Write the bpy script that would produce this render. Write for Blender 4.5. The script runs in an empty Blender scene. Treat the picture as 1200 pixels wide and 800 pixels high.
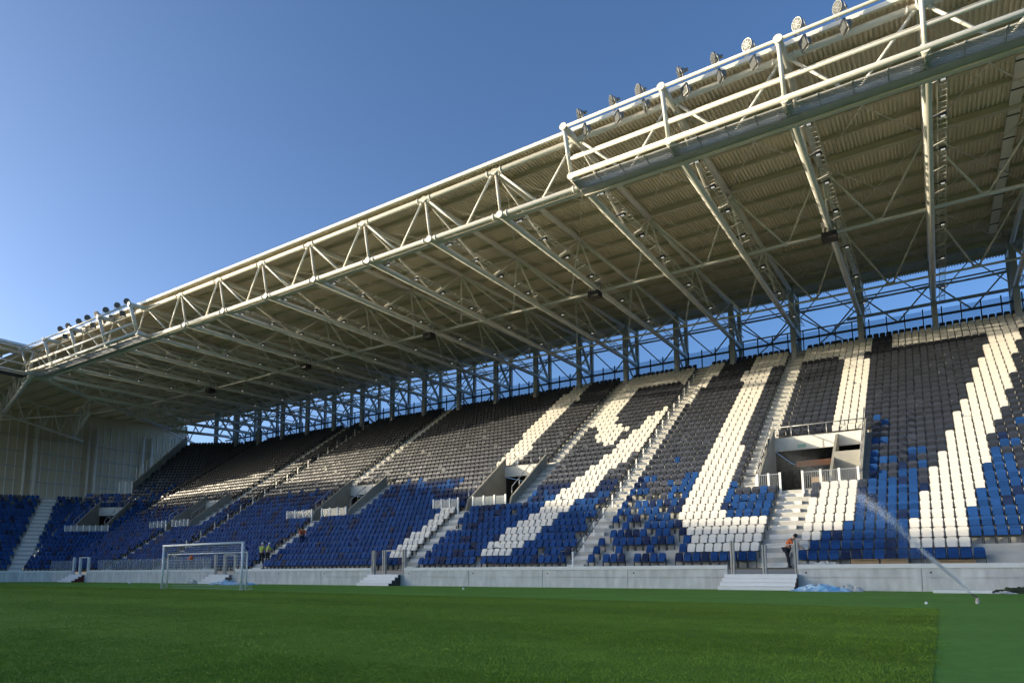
import bpy, math, random
from mathutils import Vector, Matrix
random.seed(7)
S = bpy.context.scene
COL = S.collection
R = math.radians
V = Vector

# ------------------------------------------------------------------ camera
yaw, pit, rol = 0.57016, 0.12823, -0.00505
Fh = V((-math.sin(yaw), math.cos(yaw), 0)); Rh = V((math.cos(yaw), math.sin(yaw), 0)); Uh = V((0, 0, 1))
F2 = Fh*math.cos(pit) + Uh*math.sin(pit); U2 = Uh*math.cos(pit) - Fh*math.sin(pit)
R3 = Rh*math.cos(rol) + U2*math.sin(rol); U3 = U2*math.cos(rol) - Rh*math.sin(rol)
cam = bpy.data.cameras.new("camera"); cam_o = bpy.data.objects.new("camera", cam); COL.objects.link(cam_o)
m = Matrix((R3, U3, -F2)).transposed().to_4x4(); m.translation = V((0, 0, 0.99)); cam_o.matrix_world = m
cam.sensor_width = 36; cam.lens = 23.435; cam.shift_y = 0.139; cam.clip_start = 0.05; cam.clip_end = 5000
S.camera = cam_o

# ------------------------------------------------------------------ world, sun, exposure
SUN = V((46.6, 28.0, -3.75)).normalized()            # direction the light travels
elev = math.asin(-SUN.z); az = math.atan2(-SUN.x, -SUN.y)   # compass angle from +Y, clockwise towards +X
w = bpy.data.worlds.new("World"); S.world = w; w.use_nodes = True
nt = w.node_tree; bg = nt.nodes["Background"]
sky = nt.nodes.new("ShaderNodeTexSky"); sky.sky_type = 'NISHITA'; sky.sun_disc = False
sky.sun_elevation = elev; sky.sun_rotation = az; sky.altitude = 200; sky.air_density = 0.5; sky.dust_density = 3.0; sky.ozone_density = 2.2
nt.links.new(sky.outputs[0], bg.inputs[0]); bg.inputs[1].default_value = 0.15
sun = bpy.data.lights.new("sun", 'SUN'); sun.energy = 2.0; sun.angle = R(0.5); sun.color = (1.0, 0.86, 0.62)
sun_o = bpy.data.objects.new("sun", sun); COL.objects.link(sun_o)
sun_o.rotation_euler = SUN.to_track_quat('-Z', 'Y').to_euler(); sun_o.location = (-60, -40, 60)
S.view_settings.view_transform = 'Standard'; S.view_settings.look = 'None'; S.view_settings.gamma = 1
S.view_settings.use_curve_mapping = False; S.view_settings.exposure = 1.84
S.cycles.max_bounces = 8; S.cycles.diffuse_bounces = 5; S.cycles.transparent_max_bounces = 16

# ------------------------------------------------------------------ helpers
class MB:
    """collects faces, links them as ONE mesh object"""
    def __init__(s): s.v = []; s.f = []; s.m = []; s.sm = []
    def quad(s, pts, mi=0, sm=False):
        b = len(s.v); s.v += [tuple(p) for p in pts]; s.f.append(tuple(range(b, b+len(pts)))); s.m.append(mi); s.sm.append(sm)
    def box(s, x0, x1, y0, y1, z0, z1, mi=0):
        b = len(s.v)
        s.v += [(x0,y0,z0),(x1,y0,z0),(x1,y1,z0),(x0,y1,z0),(x0,y0,z1),(x1,y0,z1),(x1,y1,z1),(x0,y1,z1)]
        for f in ((0,3,2,1),(4,5,6,7),(0,1,5,4),(1,2,6,5),(2,3,7,6),(3,0,4,7)):
            s.f.append(tuple(b+i for i in f)); s.m.append(mi); s.sm.append(False)
        return s
    def frame(s, d, up=V((0,0,1))):
        d = d.normalized()
        a = d.cross(up)
        if a.length < 1e-4: a = d.cross(V((0,1,0)))
        a.normalize(); return a, a.cross(d).normalized()
    def tube(s, p0, p1, r, n=10, mi=0, r1=None, caps=True):
        p0 = V(p0); p1 = V(p1); r1 = r if r1 is None else r1
        a, c = s.frame(p1-p0); b = len(s.v)
        for p, q in ((p0, r), (p1, r1)):
            for k in range(n):
                t = 2*math.pi*k/n; s.v.append(tuple(p + a*(q*math.cos(t)) + c*(q*math.sin(t))))
        for k in range(n):
            k2 = (k+1) % n; s.f.append((b+k, b+k2, b+n+k2, b+n+k)); s.m.append(mi); s.sm.append(True)
        if caps:
            s.f.append(tuple(b+k for k in reversed(range(n)))); s.m.append(mi); s.sm.append(False)
            s.f.append(tuple(b+n+k for k in range(n))); s.m.append(mi); s.sm.append(False)
        return s
    def path(s, pts, r, n=8, mi=0):
        for a, b in zip(pts, pts[1:]): s.tube(a, b, r, n, mi)
        return s
    def beam(s, p0, p1, wd, h, mi=0, up=V((0,0,1))):
        p0 = V(p0); p1 = V(p1); a, c = s.frame(p1-p0, up); b = len(s.v)
        for p in (p0, p1):
            for x, z in ((-1,-1),(1,-1),(1,1),(-1,1)): s.v.append(tuple(p + a*(x*wd/2) + c*(z*h/2)))
        for f in ((0,1,2,3),(7,6,5,4),(0,4,5,1),(1,5,6,2),(2,6,7,3),(3,7,4,0)):
            s.f.append(tuple(b+i for i in f)); s.m.append(mi); s.sm.append(False)
        return s
    def prism(s, poly, thick, axis=V((1,0,0)), mi=0):
        """closed polygon (3D points) extruded by axis*thick"""
        b = len(s.v); n = len(poly); ax = V(axis)*thick
        s.v += [tuple(p) for p in poly] + [tuple(V(p)+ax) for p in poly]
        s.f.append(tuple(range(b, b+n))); s.f.append(tuple(reversed(range(b+n, b+2*n)))); s.m += [mi, mi]; s.sm += [False, False]
        for k in range(n):
            k2 = (k+1) % n; s.f.append((b+k2, b+k, b+n+k, b+n+k2)); s.m.append(mi); s.sm.append(False)
        return s
    def mesh(s, name, mats):
        me = bpy.data.meshes.new(name); me.from_pydata(s.v, [], s.f)
        for mt in (mats if isinstance(mats, (list, tuple)) else [mats]): me.materials.append(mt)
        me.polygons.foreach_set("material_index", s.m); me.polygons.foreach_set("use_smooth", s.sm); me.update()
        return me
    def build(s, name, mats, parent=None):
        o = bpy.data.objects.new(name, s.mesh(name, mats)); COL.objects.link(o)
        if parent is not None: o.parent = parent
        return o
def tag(o, label=None, cat=None, group=None, kind=None):
    if label: o['label'] = label
    if cat: o['category'] = cat
    if group: o['group'] = group
    if kind: o['kind'] = kind
    return o
def thing(name, label, cat, loc=(0,0,0), group=None, rz=0):
    o = bpy.data.objects.new(name, None); COL.objects.link(o); o.location = loc; o.rotation_euler = (0,0,rz)
    o.empty_display_size = 0.2
    return tag(o, label, cat, group)
def copy_tree(o, parent=None):
    c = o.copy(); COL.objects.link(c)
    if parent is not None: c.parent = parent
    for ch in list(o.children): copy_tree(ch, c)
    return c
ONE = "zeroth first second third fourth fifth sixth seventh eighth ninth tenth eleventh twelfth thirteenth fourteenth fifteenth sixteenth seventeenth eighteenth nineteenth twentieth".split()
def ordw(n):
    if n <= 20: return ONE[n]
    t = {2:"twenty",3:"thirty",4:"forty",5:"fifty"}[n//10]
    return {2:"twentieth",3:"thirtieth",4:"fortieth",5:"fiftieth"}[n//10] if n % 10 == 0 else t + "-" + ONE[n % 10]

# ------------------------------------------------------------------ materials
def mat(name, col, rough=0.5, metal=0.0, noise=0.0, scale=3.0, bump=0.0, bscale=40, emit=None, col2=None, spec=0.5, detail=5, stretch=None):
    mt = bpy.data.materials.new(name); mt.use_nodes = True; n = mt.node_tree.nodes; l = mt.node_tree.links
    b = n["Principled BSDF"]; b.inputs["Roughness"].default_value = rough; b.inputs["Metallic"].default_value = metal
    b.inputs["Specular IOR Level"].default_value = spec
    b.inputs["Base Color"].default_value = (*col, 1)
    tc = n.new("ShaderNodeTexCoord")
    if noise > 0 or col2:
        no = n.new("ShaderNodeTexNoise"); no.inputs["Scale"].default_value = scale; no.inputs["Detail"].default_value = detail
        if stretch:
            mp = n.new("ShaderNodeMapping"); mp.inputs["Scale"].default_value = stretch
            l.new(tc.outputs["Object"], mp.inputs[0]); l.new(mp.outputs[0], no.inputs["Vector"])
        else: l.new(tc.outputs["Object"], no.inputs["Vector"])
        r = n.new("ShaderNodeValToRGB"); c2 = col2 or tuple(c*(1-noise) for c in col)
        r.color_ramp.elements[0].position = 0.3; r.color_ramp.elements[1].position = 0.7
        r.color_ramp.elements[0].color = (*c2, 1); r.color_ramp.elements[1].color = (*col, 1)
        l.new(no.outputs["Fac"], r.inputs[0]); l.new(r.outputs[0], b.inputs["Base Color"])
    if bump > 0:
        n2 = n.new("ShaderNodeTexNoise"); n2.inputs["Scale"].default_value = bscale; n2.inputs["Detail"].default_value = 4
        l.new(tc.outputs["Object"], n2.inputs["Vector"])
        bp = n.new("ShaderNodeBump"); bp.inputs["Strength"].default_value = bump; bp.inputs["Distance"].default_value = 0.02
        l.new(n2.outputs["Fac"], bp.inputs["Height"]); l.new(bp.outputs[0], b.inputs["Normal"])
    if emit:
        b.inputs["Emission Color"].default_value = (*emit[0], 1); b.inputs["Emission Strength"].default_value = emit[1]
    return mt
M = {}
M['steel'] = mat("white_steel_paint", (0.76, 0.73, 0.67), 0.42, noise=0.10, scale=0.8)
M['steel_cap'] = mat("white_steel_cap", (0.78, 0.76, 0.68), 0.4, noise=0.06, scale=4)
M['grey_steel'] = mat("grey_galvanised_steel", (0.42, 0.43, 0.44), 0.4, 0.4, noise=0.2, scale=6)
M['dark_steel'] = mat("dark_steel", (0.05, 0.055, 0.06), 0.5, 0.2, noise=0.2, scale=4)
M['rear_steel'] = mat("rear_frame_paint", (0.48, 0.49, 0.50), 0.5, 0.1, noise=0.15, scale=2)
M['sheet'] = mat("ribbed_roof_sheet", (0.84, 0.74, 0.58), 0.5, 0.0, noise=0.12, scale=0.5)
M['purlin'] = mat("purlin_paint", (0.60, 0.53, 0.42), 0.5, noise=0.1, scale=1)
M['concrete'] = mat("pale_concrete", (0.50, 0.49, 0.45), 0.85, noise=0.18, scale=1.4, bump=0.2)
M['concrete_dark'] = mat("grey_concrete", (0.36, 0.35, 0.31), 0.85, noise=0.2, scale=1.2, bump=0.2)
M['stair'] = mat("stair_concrete", (0.74, 0.72, 0.66), 0.85, noise=0.12, scale=2, bump=0.15)
M['wallc'] = mat("precast_wall_concrete", (0.68, 0.68, 0.66), 0.8, col2=(0.46, 0.46, 0.445), scale=1.6, bump=0.15, stretch=(1.6, 1.6, 0.5), detail=9)
M['coping'] = mat("pale_coping", (0.76, 0.76, 0.74), 0.75, noise=0.1, scale=2)
M['white_plastic'] = mat("white_seat_plastic", (0.74, 0.71, 0.64), 0.42, noise=0.06, scale=1.5)
M['blue_plastic'] = mat("blue_seat_plastic", (0.019, 0.072, 0.235), 0.55, noise=0.25, scale=1.1, spec=0.06)
M['black_plastic'] = mat("black_seat_plastic", (0.022, 0.026, 0.037), 0.40, noise=0.2, scale=1.1, spec=0.9)
M['navy_plastic'] = mat("dark_blue_seat_plastic", (0.014, 0.028, 0.085), 0.5, noise=0.2, scale=1.1, spec=0.1)
M['white_paint'] = mat("white_paint", (0.80, 0.80, 0.78), 0.45, noise=0.05, scale=3)
M['wood'] = mat("raw_post_timber", (0.55, 0.50, 0.44), 0.7, noise=0.15, scale=5)
M['red'] = mat("dark_red_side_panel", (0.14, 0.02, 0.02), 0.6, noise=0.3, scale=5)
M['panel'] = mat("olive_cladding_panel", (0.62, 0.55, 0.40), 0.6, noise=0.14, scale=0.35)
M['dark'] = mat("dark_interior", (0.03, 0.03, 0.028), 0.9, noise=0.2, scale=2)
M['black'] = mat("black_box_plastic", (0.015, 0.015, 0.016), 0.5, noise=0.2, scale=6)
M['lamp_metal'] = mat("lamp_housing_metal", (0.30, 0.30, 0.29), 0.4, 0.5, noise=0.15, scale=8)
M['lamp_glass'] = mat("lamp_front_glass", (0.13, 0.14, 0.14), 0.5, 0.0, noise=0.3, scale=9, spec=0.2)
M['lamp_lit'] = mat("lit_lamp_lens", (0.9, 0.9, 0.86), 0.3, noise=0.02, scale=9, emit=((1.0, 0.97, 0.9), 0.12))
M['orange'] = mat("orange_work_shirt", (0.75, 0.16, 0.04), 0.8, noise=0.15, scale=9)
M['hivis'] = mat("yellow_work_vest", (0.50, 0.62, 0.10), 0.8, noise=0.15, scale=9)
M['trouser'] = mat("dark_work_trousers", (0.025, 0.025, 0.035), 0.85, noise=0.2, scale=9)
M['denim'] = mat("blue_work_trousers", (0.03, 0.05, 0.12), 0.85, noise=0.2, scale=9)
M['skin'] = mat("skin", (0.55, 0.33, 0.24), 0.6, noise=0.08, scale=9)
M['hair'] = mat("dark_hair", (0.03, 0.02, 0.015), 0.7, noise=0.2, scale=20)
M['tarp'] = mat("blue_plastic_film", (0.12, 0.42, 0.72), 0.3, col2=(0.55, 0.68, 0.75), scale=2.2)
M['film'] = mat("clear_white_film", (0.62, 0.62, 0.58), 0.25, noise=0.25, scale=4)
M['card'] = mat("brown_cardboard", (0.34, 0.24, 0.14), 0.9, noise=0.12, scale=4)
M['ochre'] = mat("ochre_beam_paint", (0.50, 0.20, 0.08), 0.7, noise=0.2, scale=4)
M['net'] = mat("goal_net_cord", (0.75, 0.75, 0.75), 0.8, noise=0.05, scale=9)
M['green_pile'] = mat("green_heap", (0.03, 0.05, 0.02), 0.9, noise=0.4, scale=7)
M['sign_green'] = mat("exit_sign_green", (0.25, 0.45, 0.33), 0.5, noise=0.15, scale=30)
def glass_mat(name, tint, alpha):
    mt = bpy.data.materials.new(name); mt.use_nodes = True; n = mt.node_tree.nodes; l = mt.node_tree.links
    n.remove(n["Principled BSDF"]); out = n["Material Output"]
    tr = n.new("ShaderNodeBsdfTransparent"); tr.inputs[0].default_value = (*tint, 1)
    gl = n.new("ShaderNodeBsdfPrincipled"); gl.inputs["Base Color"].default_value = (0.6, 0.65, 0.66, 1); gl.inputs["Roughness"].default_value = 0.08
    no = n.new("ShaderNodeTexNoise"); no.inputs["Scale"].default_value = 1.5
    mr = n.new("ShaderNodeMapRange"); mr.inputs["To Min"].default_value = alpha*0.92; mr.inputs["To Max"].default_value = alpha*1.08
    l.new(no.outputs["Fac"], mr.inputs["Value"])
    mx = n.new("ShaderNodeMixShader"); l.new(mr.outputs[0], mx.inputs[0]); l.new(tr.outputs[0], mx.inputs[1]); l.new(gl.outputs[0], mx.inputs[2]); l.new(mx.outputs[0], out.inputs[0])
    return mt
M['glass'] = glass_mat("clear_barrier_glass", (0.82, 0.88, 0.93), 0.16)
M['perspex'] = glass_mat("cloudy_perspex", (0.85, 0.86, 0.84), 0.30)

def grass_mat(name, dark, light, stripe, fine=60.0):
    mt = bpy.data.materials.new(name); mt.use_nodes = True; n = mt.node_tree.nodes; l = mt.node_tree.links
    b = n["Principled BSDF"]; b.inputs["Roughness"].default_value = 0.75; b.inputs["Specular IOR Level"].default_value = 0.1
    g = n.new("ShaderNodeNewGeometry")
    n1 = n.new("ShaderNodeTexNoise"); n1.inputs["Scale"].default_value = fine; n1.inputs["Detail"].default_value = 6; n1.inputs["Roughness"].default_value = 0.7
    n2 = n.new("ShaderNodeTexNoise"); n2.inputs["Scale"].default_value = 0.35; n2.inputs["Detail"].default_value = 5
    n3 = n.new("ShaderNodeTexNoise"); n3.inputs["Scale"].default_value = 4.0; n3.inputs["Detail"].default_value = 5
    for q in (n1, n2, n3): l.new(g.outputs["Position"], q.inputs["Vector"])
    a1 = n.new("ShaderNodeMath"); a1.operation = 'MULTIPLY_ADD'; l.new(n2.outputs["Fac"], a1.inputs[0]); a1.inputs[1].default_value = 0.45; 
    a2 = n.new("ShaderNodeMath"); a2.operation = 'MULTIPLY_ADD'; l.new(n1.outputs["Fac"], a2.inputs[0]); a2.inputs[1].default_value = 0.7; l.new(a2.outputs[0], a1.inputs[2])
    a3 = n.new("ShaderNodeMath"); a3.operation = 'MULTIPLY'; l.new(n3.outputs["Fac"], a3.inputs[0]); a3.inputs[1].default_value = 0.45; l.new(a3.outputs[0], a2.inputs[2])
    last = a1
    if stripe:
        sp = n.new("ShaderNodeSeparateXYZ"); l.new(g.outputs["Position"], sp.inputs[0])
        wv = n.new("ShaderNodeMath"); wv.operation = 'MULTIPLY'; l.new(sp.outputs["Y"], wv.inputs[0]); wv.inputs[1].default_value = math.pi/2.75
        sn = n.new("ShaderNodeMath"); sn.operation = 'SINE'; l.new(wv.outputs[0], sn.inputs[0])
        cl = n.new("ShaderNodeMapRange"); l.new(sn.outputs[0], cl.inputs["Value"]); cl.inputs["From Min"].default_value = -0.25; cl.inputs["From Max"].default_value = 0.25
        cl.inputs["To Min"].default_value = -stripe; cl.inputs["To Max"].default_value = stripe
        ad = n.new("ShaderNodeMath"); ad.operation = 'ADD'; l.new(a1.outputs[0], ad.inputs[0]); l.new(cl.outputs[0], ad.inputs[1]); last = ad
    r = n.new("ShaderNodeValToRGB"); r.color_ramp.elements[0].position = 0.55; r.color_ramp.elements[1].position = 1.05
    r.color_ramp.elements[0].color = (*dark, 1); r.color_ramp.elements[1].color = (*light, 1)
    l.new(last.outputs[0], r.inputs[0]); l.new(r.outputs[0], b.inputs["Base Color"])
    bp = n.new("ShaderNodeBump"); bp.inputs["Strength"].default_value = 0.6; bp.inputs["Distance"].default_value = 0.03
    l.new(n1.outputs["Fac"], bp.inputs["Height"]); l.new(bp.outputs[0], b.inputs["Normal"])
    return mt
M['grass'] = grass_mat("pitch_grass", (0.085, 0.150, 0.012), (0.175, 0.290, 0.026), 0.04)
M['turf'] = grass_mat("border_turf", (0.115, 0.235, 0.035), (0.175, 0.370, 0.060), 0, 40)
M['earth'] = mat("outer_ground", (0.12, 0.12, 0.10), 0.9, noise=0.3, scale=0.2)

# ------------------------------------------------------------------ ground
g = MB(); g.quad([(-1500,-1500,-0.03),(1500,-1500,-0.03),(1500,1500,-0.03),(-1500,1500,-0.03)]); tag(g.build('ground', M['earth']), kind='structure')
g = MB(); g.quad([(-115,-60,-0.006),(40,-60,-0.006),(40,36,-0.006),(-115,36,-0.006)]); tag(g.build('border_turf', M['turf']), kind='structure')
g = MB(); N = 60
pe = lambda x: 19.6 + (x+0.15)*(19.6-22.6)/(40.0)      # far edge of the mown pitch
g.quad([(-78,-60,0),(-0.15,-60,0),(-0.15,19.6,0),(-40,pe(-40),0),(-78,pe(-78),0)]); tag(g.build('pitch', M['grass']), kind='structure')

import numpy as np
rng = np.random.default_rng(5)
nB = 420000
dB = 4.6*np.exp(rng.random(nB)*math.log(48/4.6)); lat = rng.uniform(-0.82, 0.82, nB)      # scattered over the ground, denser close by
Xb = dB*(-0.5398-lat*-0.8418); Yb = dB*(0.8418+lat*0.5398)
jag = 0.05*np.sin(Yb*3.1)+0.05*np.sin(Yb*7.7)
keep = (Yb < 19.6+(Xb+0.15)*(-3.0/40.0)) & (Xb < -0.15+jag+rng.normal(0,0.05,nB)); Xb, Yb = Xb[keep], Yb[keep]; nB = len(Xb)
hb = rng.uniform(0.011, 0.026, nB)*(0.85+0.25*np.sin(Xb*1.3+Yb*2.1)); wb = rng.uniform(0.002, 0.004, nB)*(1+np.hypot(Xb,Yb)/12); tb = rng.random(nB)*2*math.pi; ln = rng.normal(0, 0.008, (nB, 2))
ln[:,1] += 0.005*np.sign(np.sin(Yb*math.pi/2.75))
vb = np.zeros((nB, 3, 3)); vb[:,0,0] = Xb-np.cos(tb)*wb; vb[:,0,1] = Yb-np.sin(tb)*wb; vb[:,1,0] = Xb+np.cos(tb)*wb; vb[:,1,1] = Yb+np.sin(tb)*wb
vb[:,2,0] = Xb+ln[:,0]; vb[:,2,1] = Yb+ln[:,1]; vb[:,2,2] = hb
me = bpy.data.meshes.new('grass'); me.vertices.add(nB*3); me.vertices.foreach_set('co', vb.ravel()); me.loops.add(nB*3); me.loops.foreach_set('vertex_index', np.arange(nB*3, dtype=np.int32))
me.polygons.add(nB); me.polygons.foreach_set('loop_start', np.arange(0, nB*3, 3, dtype=np.int32)); me.polygons.foreach_set('loop_total', np.full(nB, 3, dtype=np.int32)); me.update(); me.validate()
M['blade'] = mat("grass_blades", (0.20, 0.325, 0.034), 0.6, col2=(0.125, 0.215, 0.020), scale=1.2, detail=8, spec=0.2)
me.materials.append(M['blade']); o = bpy.data.objects.new('grass', me); COL.objects.link(o); tag(o, 'short mown grass of the pitch nearest the camera', 'grass', kind='stuff')

# ------------------------------------------------------------------ grandstand geometry
YW, ZW, SL, RD = 33.77, 1.18, 0.684, 0.71
RISE = SL*RD
NR = 39
yrow = lambda r: YW + 0.6 + RD*r            # back plane of the seats of row r
zrow = lambda r: ZW + SL*(0.6 + RD*r) - 0.55   # tread height
DX = 5.2017; X0 = 0.886
XI = lambda i: X0 - i*DX
PITCH = 0.462
class Sec:                                   # a facet of the bowl: local x to the right, y outward
    def __init__(s, P, phi): s.P = V((P[0], P[1], 0)); s.phi = phi; s.M = Matrix.Translation(s.P) @ Matrix.Rotation(phi, 4, 'Z')
    def w(s, x, y, z): return s.M @ V((x, y, z))
MAIN = Sec((0, 0), 0)
FA = Sec((-80, YW), R(30)); PB = V((-80, YW, 0)) + 3.6*V((-math.cos(R(30)), -math.sin(R(30)), 0))
FB = Sec((PB.x, PB.y), R(57))
t15 = math.tan(R(15)); t13 = math.tan(R(13.5))
# vomitory boxes: (x0, x1, first row, last row)
VOM = [(-8.75, -3.5, 9, 16), (-30.0, -26.25, 9, 16), (-47.15, -42.9, 9, 15), (-70.4, -66.4, 9, 15)]
VOMA = [(-3.0, 0.6, 9, 15)]
STAIRS = [(-9.95,-8.85,9,38),(-7.5,-6.25,-1,8),(-26.15,-25.0,9,38),(-30.8,-29.55,-1,8),(-48.4,-47.25,9,38),(-42.8,-41.5,9,15),
          (-46.9,-45.7,-1,8),(-65.5,-64.3,9,38),(-69.9,-68.7,-1,8),(-82.7,-81.6,14,38),(-18.25,-17.15,-1,38),(-60.95,-60.2,-1,38)]
def cut(ints, a, b):
    out = []
    for x0, x1 in ints:
        if b <= x0 or a >= x1: out.append((x0, x1)); continue
        if a > x0: out.append((x0, a))
        if b < x1: out.append((b, x1))
    return out
stand = thing('grandstand', 'big white, blue and black seated stand behind the goal, concrete terraces under a steel roof', 'grandstand', (0,0,0))
def terrace(sec, rows, lims, voms, name, parent):
    mb = MB()
    for r in rows:
        D = yrow(r)-YW; x0, x1 = lims(D)
        ints = [(x0, x1)]
        for a, b, r0, r1 in voms:
            if r0 <= r <= r1: ints = cut(ints, a, b)
        oy = YW if sec is MAIN else 0
        yf, yb, z, z2 = oy+D-0.55, oy+D+0.16, zrow(r), zrow(r+1)
        for a, b in ints:
            mb.quad([sec.w(a,yf,z), sec.w(b,yf,z), sec.w(b,yb,z), sec.w(a,yb,z)])
            mb.quad([sec.w(a,yb,z), sec.w(b,yb,z), sec.w(b,yb,z2), sec.w(a,yb,z2)])
    return mb.build(name, M['concrete'], parent)
limM = lambda D: (-80 - t15*D - 0.02, 16.0)
terrace(MAIN, range(NR), limM, VOM, 'terrace', stand)
limA = lambda D: (-(3.6 + t13*D) if D < 14.2 else -1.3, t15*D)
terrace(FA, range(NR), limA, VOMA, 'corner_terrace', stand)
limB = lambda D: (-14.0, t13*D)
terrace(FB, range(19), limB, [], 'corner_terrace', stand)
# steps of the aisles
for a, b, r0, r1 in STAIRS:
    if b-a < 0.9: continue
    mb = MB()
    for r in range(max(r0, 0), r1+1):
        y, z = yrow(r), zrow(r)
        mb.box(a+0.02, b-0.02, y-0.12, y+0.157, z+0.002, z+RISE*0.5)
        mb.box(a+0.02, b-0.02, y-0.548, y-0.122, z+0.004, z+0.03)
    mb.build('stair_flight', M['stair'], stand)
mb = MB()
for r in range(0, 19):                        # broad pale stair in the corner facet
    y, z = yrow(r)-YW, zrow(r)
    mb2 = [(-1.05, 0.45, y-0.548, y+0.157, z+0.003, z+0.05), (-1.05, 0.45, y-0.12, y+0.155, z+0.05, z+RISE*0.55)]
    for q in mb2: mb.box(*q)
st = mb.build('corner_stair', M['stair'], stand); st.matrix_local = FB.M
def vomitory(sec, x0, x1, r0, r1, wall=0.9, lint=1.5):
    oy = YW if sec is MAIN else 0
    yf, yb = oy+yrow(r0)-YW-0.55, oy+yrow(r1)-YW+0.16; zf = zrow(r0)
    n = MB()
    n.quad([(x0,yf,zf),(x1,yf,zf),(x1,yb+6,zf),(x0,yb+6,zf)])
    for xa, xb in ((x0-0.16, x0), (x1, x1+0.16)):
        n.prism([(xa,yf,zf-0.4),(xa,yb,zf-0.4),(xa,yb,zrow(r1)+RISE+wall),(xa,yf+0.5,zrow(r0)+wall)], xb-xa)
    o1 = n.build('vomitory_wall', M['concrete_dark'], stand); o1.matrix_local = sec.M
    ztop = zrow(r1)+RISE+0.15
    n = MB(); n.box(x0+0.003, x1-0.003, yb-0.22, yb-0.003, ztop-lint, ztop); o2 = n.build('vomitory_lintel', M['stair'], stand); o2.matrix_local = sec.M
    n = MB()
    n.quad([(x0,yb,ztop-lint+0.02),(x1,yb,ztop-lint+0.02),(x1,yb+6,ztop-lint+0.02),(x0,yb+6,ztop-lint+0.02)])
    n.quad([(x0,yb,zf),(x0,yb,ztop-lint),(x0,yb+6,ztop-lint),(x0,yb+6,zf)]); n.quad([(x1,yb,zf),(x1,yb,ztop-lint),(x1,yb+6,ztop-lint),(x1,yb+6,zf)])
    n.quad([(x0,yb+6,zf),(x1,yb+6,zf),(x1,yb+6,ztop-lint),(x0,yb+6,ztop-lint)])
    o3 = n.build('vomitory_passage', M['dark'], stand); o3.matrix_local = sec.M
    # rail on the lintel and along the side walls
    n = MB()
    n.tube((x0,yb-0.1,ztop+0.75),(x1,yb-0.1,ztop+0.75),0.035,6); n.tube((x0,yb-0.1,ztop+0.05),(x1,yb-0.1,ztop+0.05),0.025,6)
    k = max(2, round((x1-x0)/1.1))
    for q in range(k+1):
        x = x0 + (x1-x0)*q/k; n.tube((x,yb-0.1,ztop),(x,yb-0.1,ztop+0.75),0.03,6)
    for x in (x0-0.08, x1+0.08):
        A = V((x,yf+0.6,zrow(r0)+wall+0.05)); B = V((x,yb,zrow(r1)+RISE+wall))
        n.tube(A+V((0,0,0.7)), B+V((0,0,0.7)), 0.03, 6)
        for q in range(6): p = A.lerp(B, q/5); n.tube(p, p+V((0,0,0.7)), 0.025, 6)
    o4 = n.build('vomitory_rail', M['grey_steel'], stand); o4.matrix_local = sec.M
for a in VOM: vomitory(MAIN, *a, lint=0.85)
for a in VOMA: vomitory(FA, *a, lint=1.0)
# right vomitory: side landing wall and ochre beam inside the opening, small exit plate on the lintel
n = MB(); y0, y1 = yrow(9)-0.5, yrow(16)
n.prism([(-5.1,y0+1.4,zrow(9)-0.3),(-5.1,y1,zrow(9)-0.3),(-5.1,y1,zrow(16)+0.6),(-5.1,y0+1.4,zrow(10)+0.6)], 0.15)
n.box(-4.93, -3.52, y0+2.8, y1-0.3, zrow(9)+0.01, zrow(14)); n.build('landing_wall', M['concrete_dark'], stand)
n = MB(); n.box(-7.6, -5.3, yrow(16)+0.5, yrow(16)+0.9, zrow(13)+0.2, zrow(14)+0.1); n.build('ochre_beam', M['ochre'], stand)
n = MB(); n.box(-7.35, -6.85, yrow(16)-0.09, yrow(16)-0.063, zrow(16)-0.1, zrow(16)+0.12); n.build('exit_plate', M['sign_green'], stand)
# parapet at the left end of the upper tier (corner facet) with pale fins
n = MB()
for r in range(21, NR):
    y, z = yrow(r)-YW, zrow(r)
    n.prism([(-1.62,y-0.55,z-0.8),(-1.62,y+0.16,z-0.8),(-1.62,y+0.16,z+1.45+RISE*0.5),(-1.62,y-0.55,z+1.45-RISE*0.5)],0.3)
o = n.build('end_parapet', M['concrete'], stand); o.matrix_local = FA.M

# ------------------------------------------------------------------ pitch wall: precast panels with coping
GATES = [(-9.0,-5.75),(-33.2,-30.2),(-51.2,-48.4),(-75.6,-72.2)]
wall = thing('pitch_wall', 'low pale concrete wall of precast panels along the foot of the stand', 'wall', (0,YW,0))
segs = [(-80.0, 14.0)]
for a, b in GATES: segs = cut(segs, a, b)
body, top, hole = MB(), MB(), MB()
for a, b in segs:
    k = max(1, round((b-a)/5.6))
    for q in range(k):
        xa = a+(b-a)*q/k; xb = a+(b-a)*(q+1)/k
        body.box(xa+0.018, xb-0.018, 0, 0.2, -0.05, 0.55); body.box(xa+0.018, xb-0.018, 0.004, 0.2, 0.585, 0.99)
        hole.tube((xa+0.35,-0.006,0.80),(xa+0.35,0.01,0.80),0.045,10)
    body.box(a, b, 0.06, 0.22, -0.05, 0.985)
    top.box(a, b, -0.05, 0.28, 0.99, 1.18)
for a, b in GATES: body.box(a, b, 0.01, 0.21, -0.05, 0.70)
body.build('panel', M['wallc'], wall); top.build('coping', M['coping'], wall); hole.build('drain_holes', M['black'], wall)
cw = thing('pitch_wall', 'low pale concrete wall turning the far left corner of the pitch', 'wall', (0,0,0))
for sec, a, b in ((FA, -3.6, 0), (FB, -14, 0)):
    n = MB(); n.box(a, b, 0, 0.2, -0.05, 0.99); o = n.build('panel', M['wallc'], cw); o.matrix_local = sec.M
    n = MB(); n.box(a, b, -0.05, 0.28, 0.992, 1.18); o = n.build('coping', M['coping'], cw); o.matrix_local = sec.M
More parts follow.
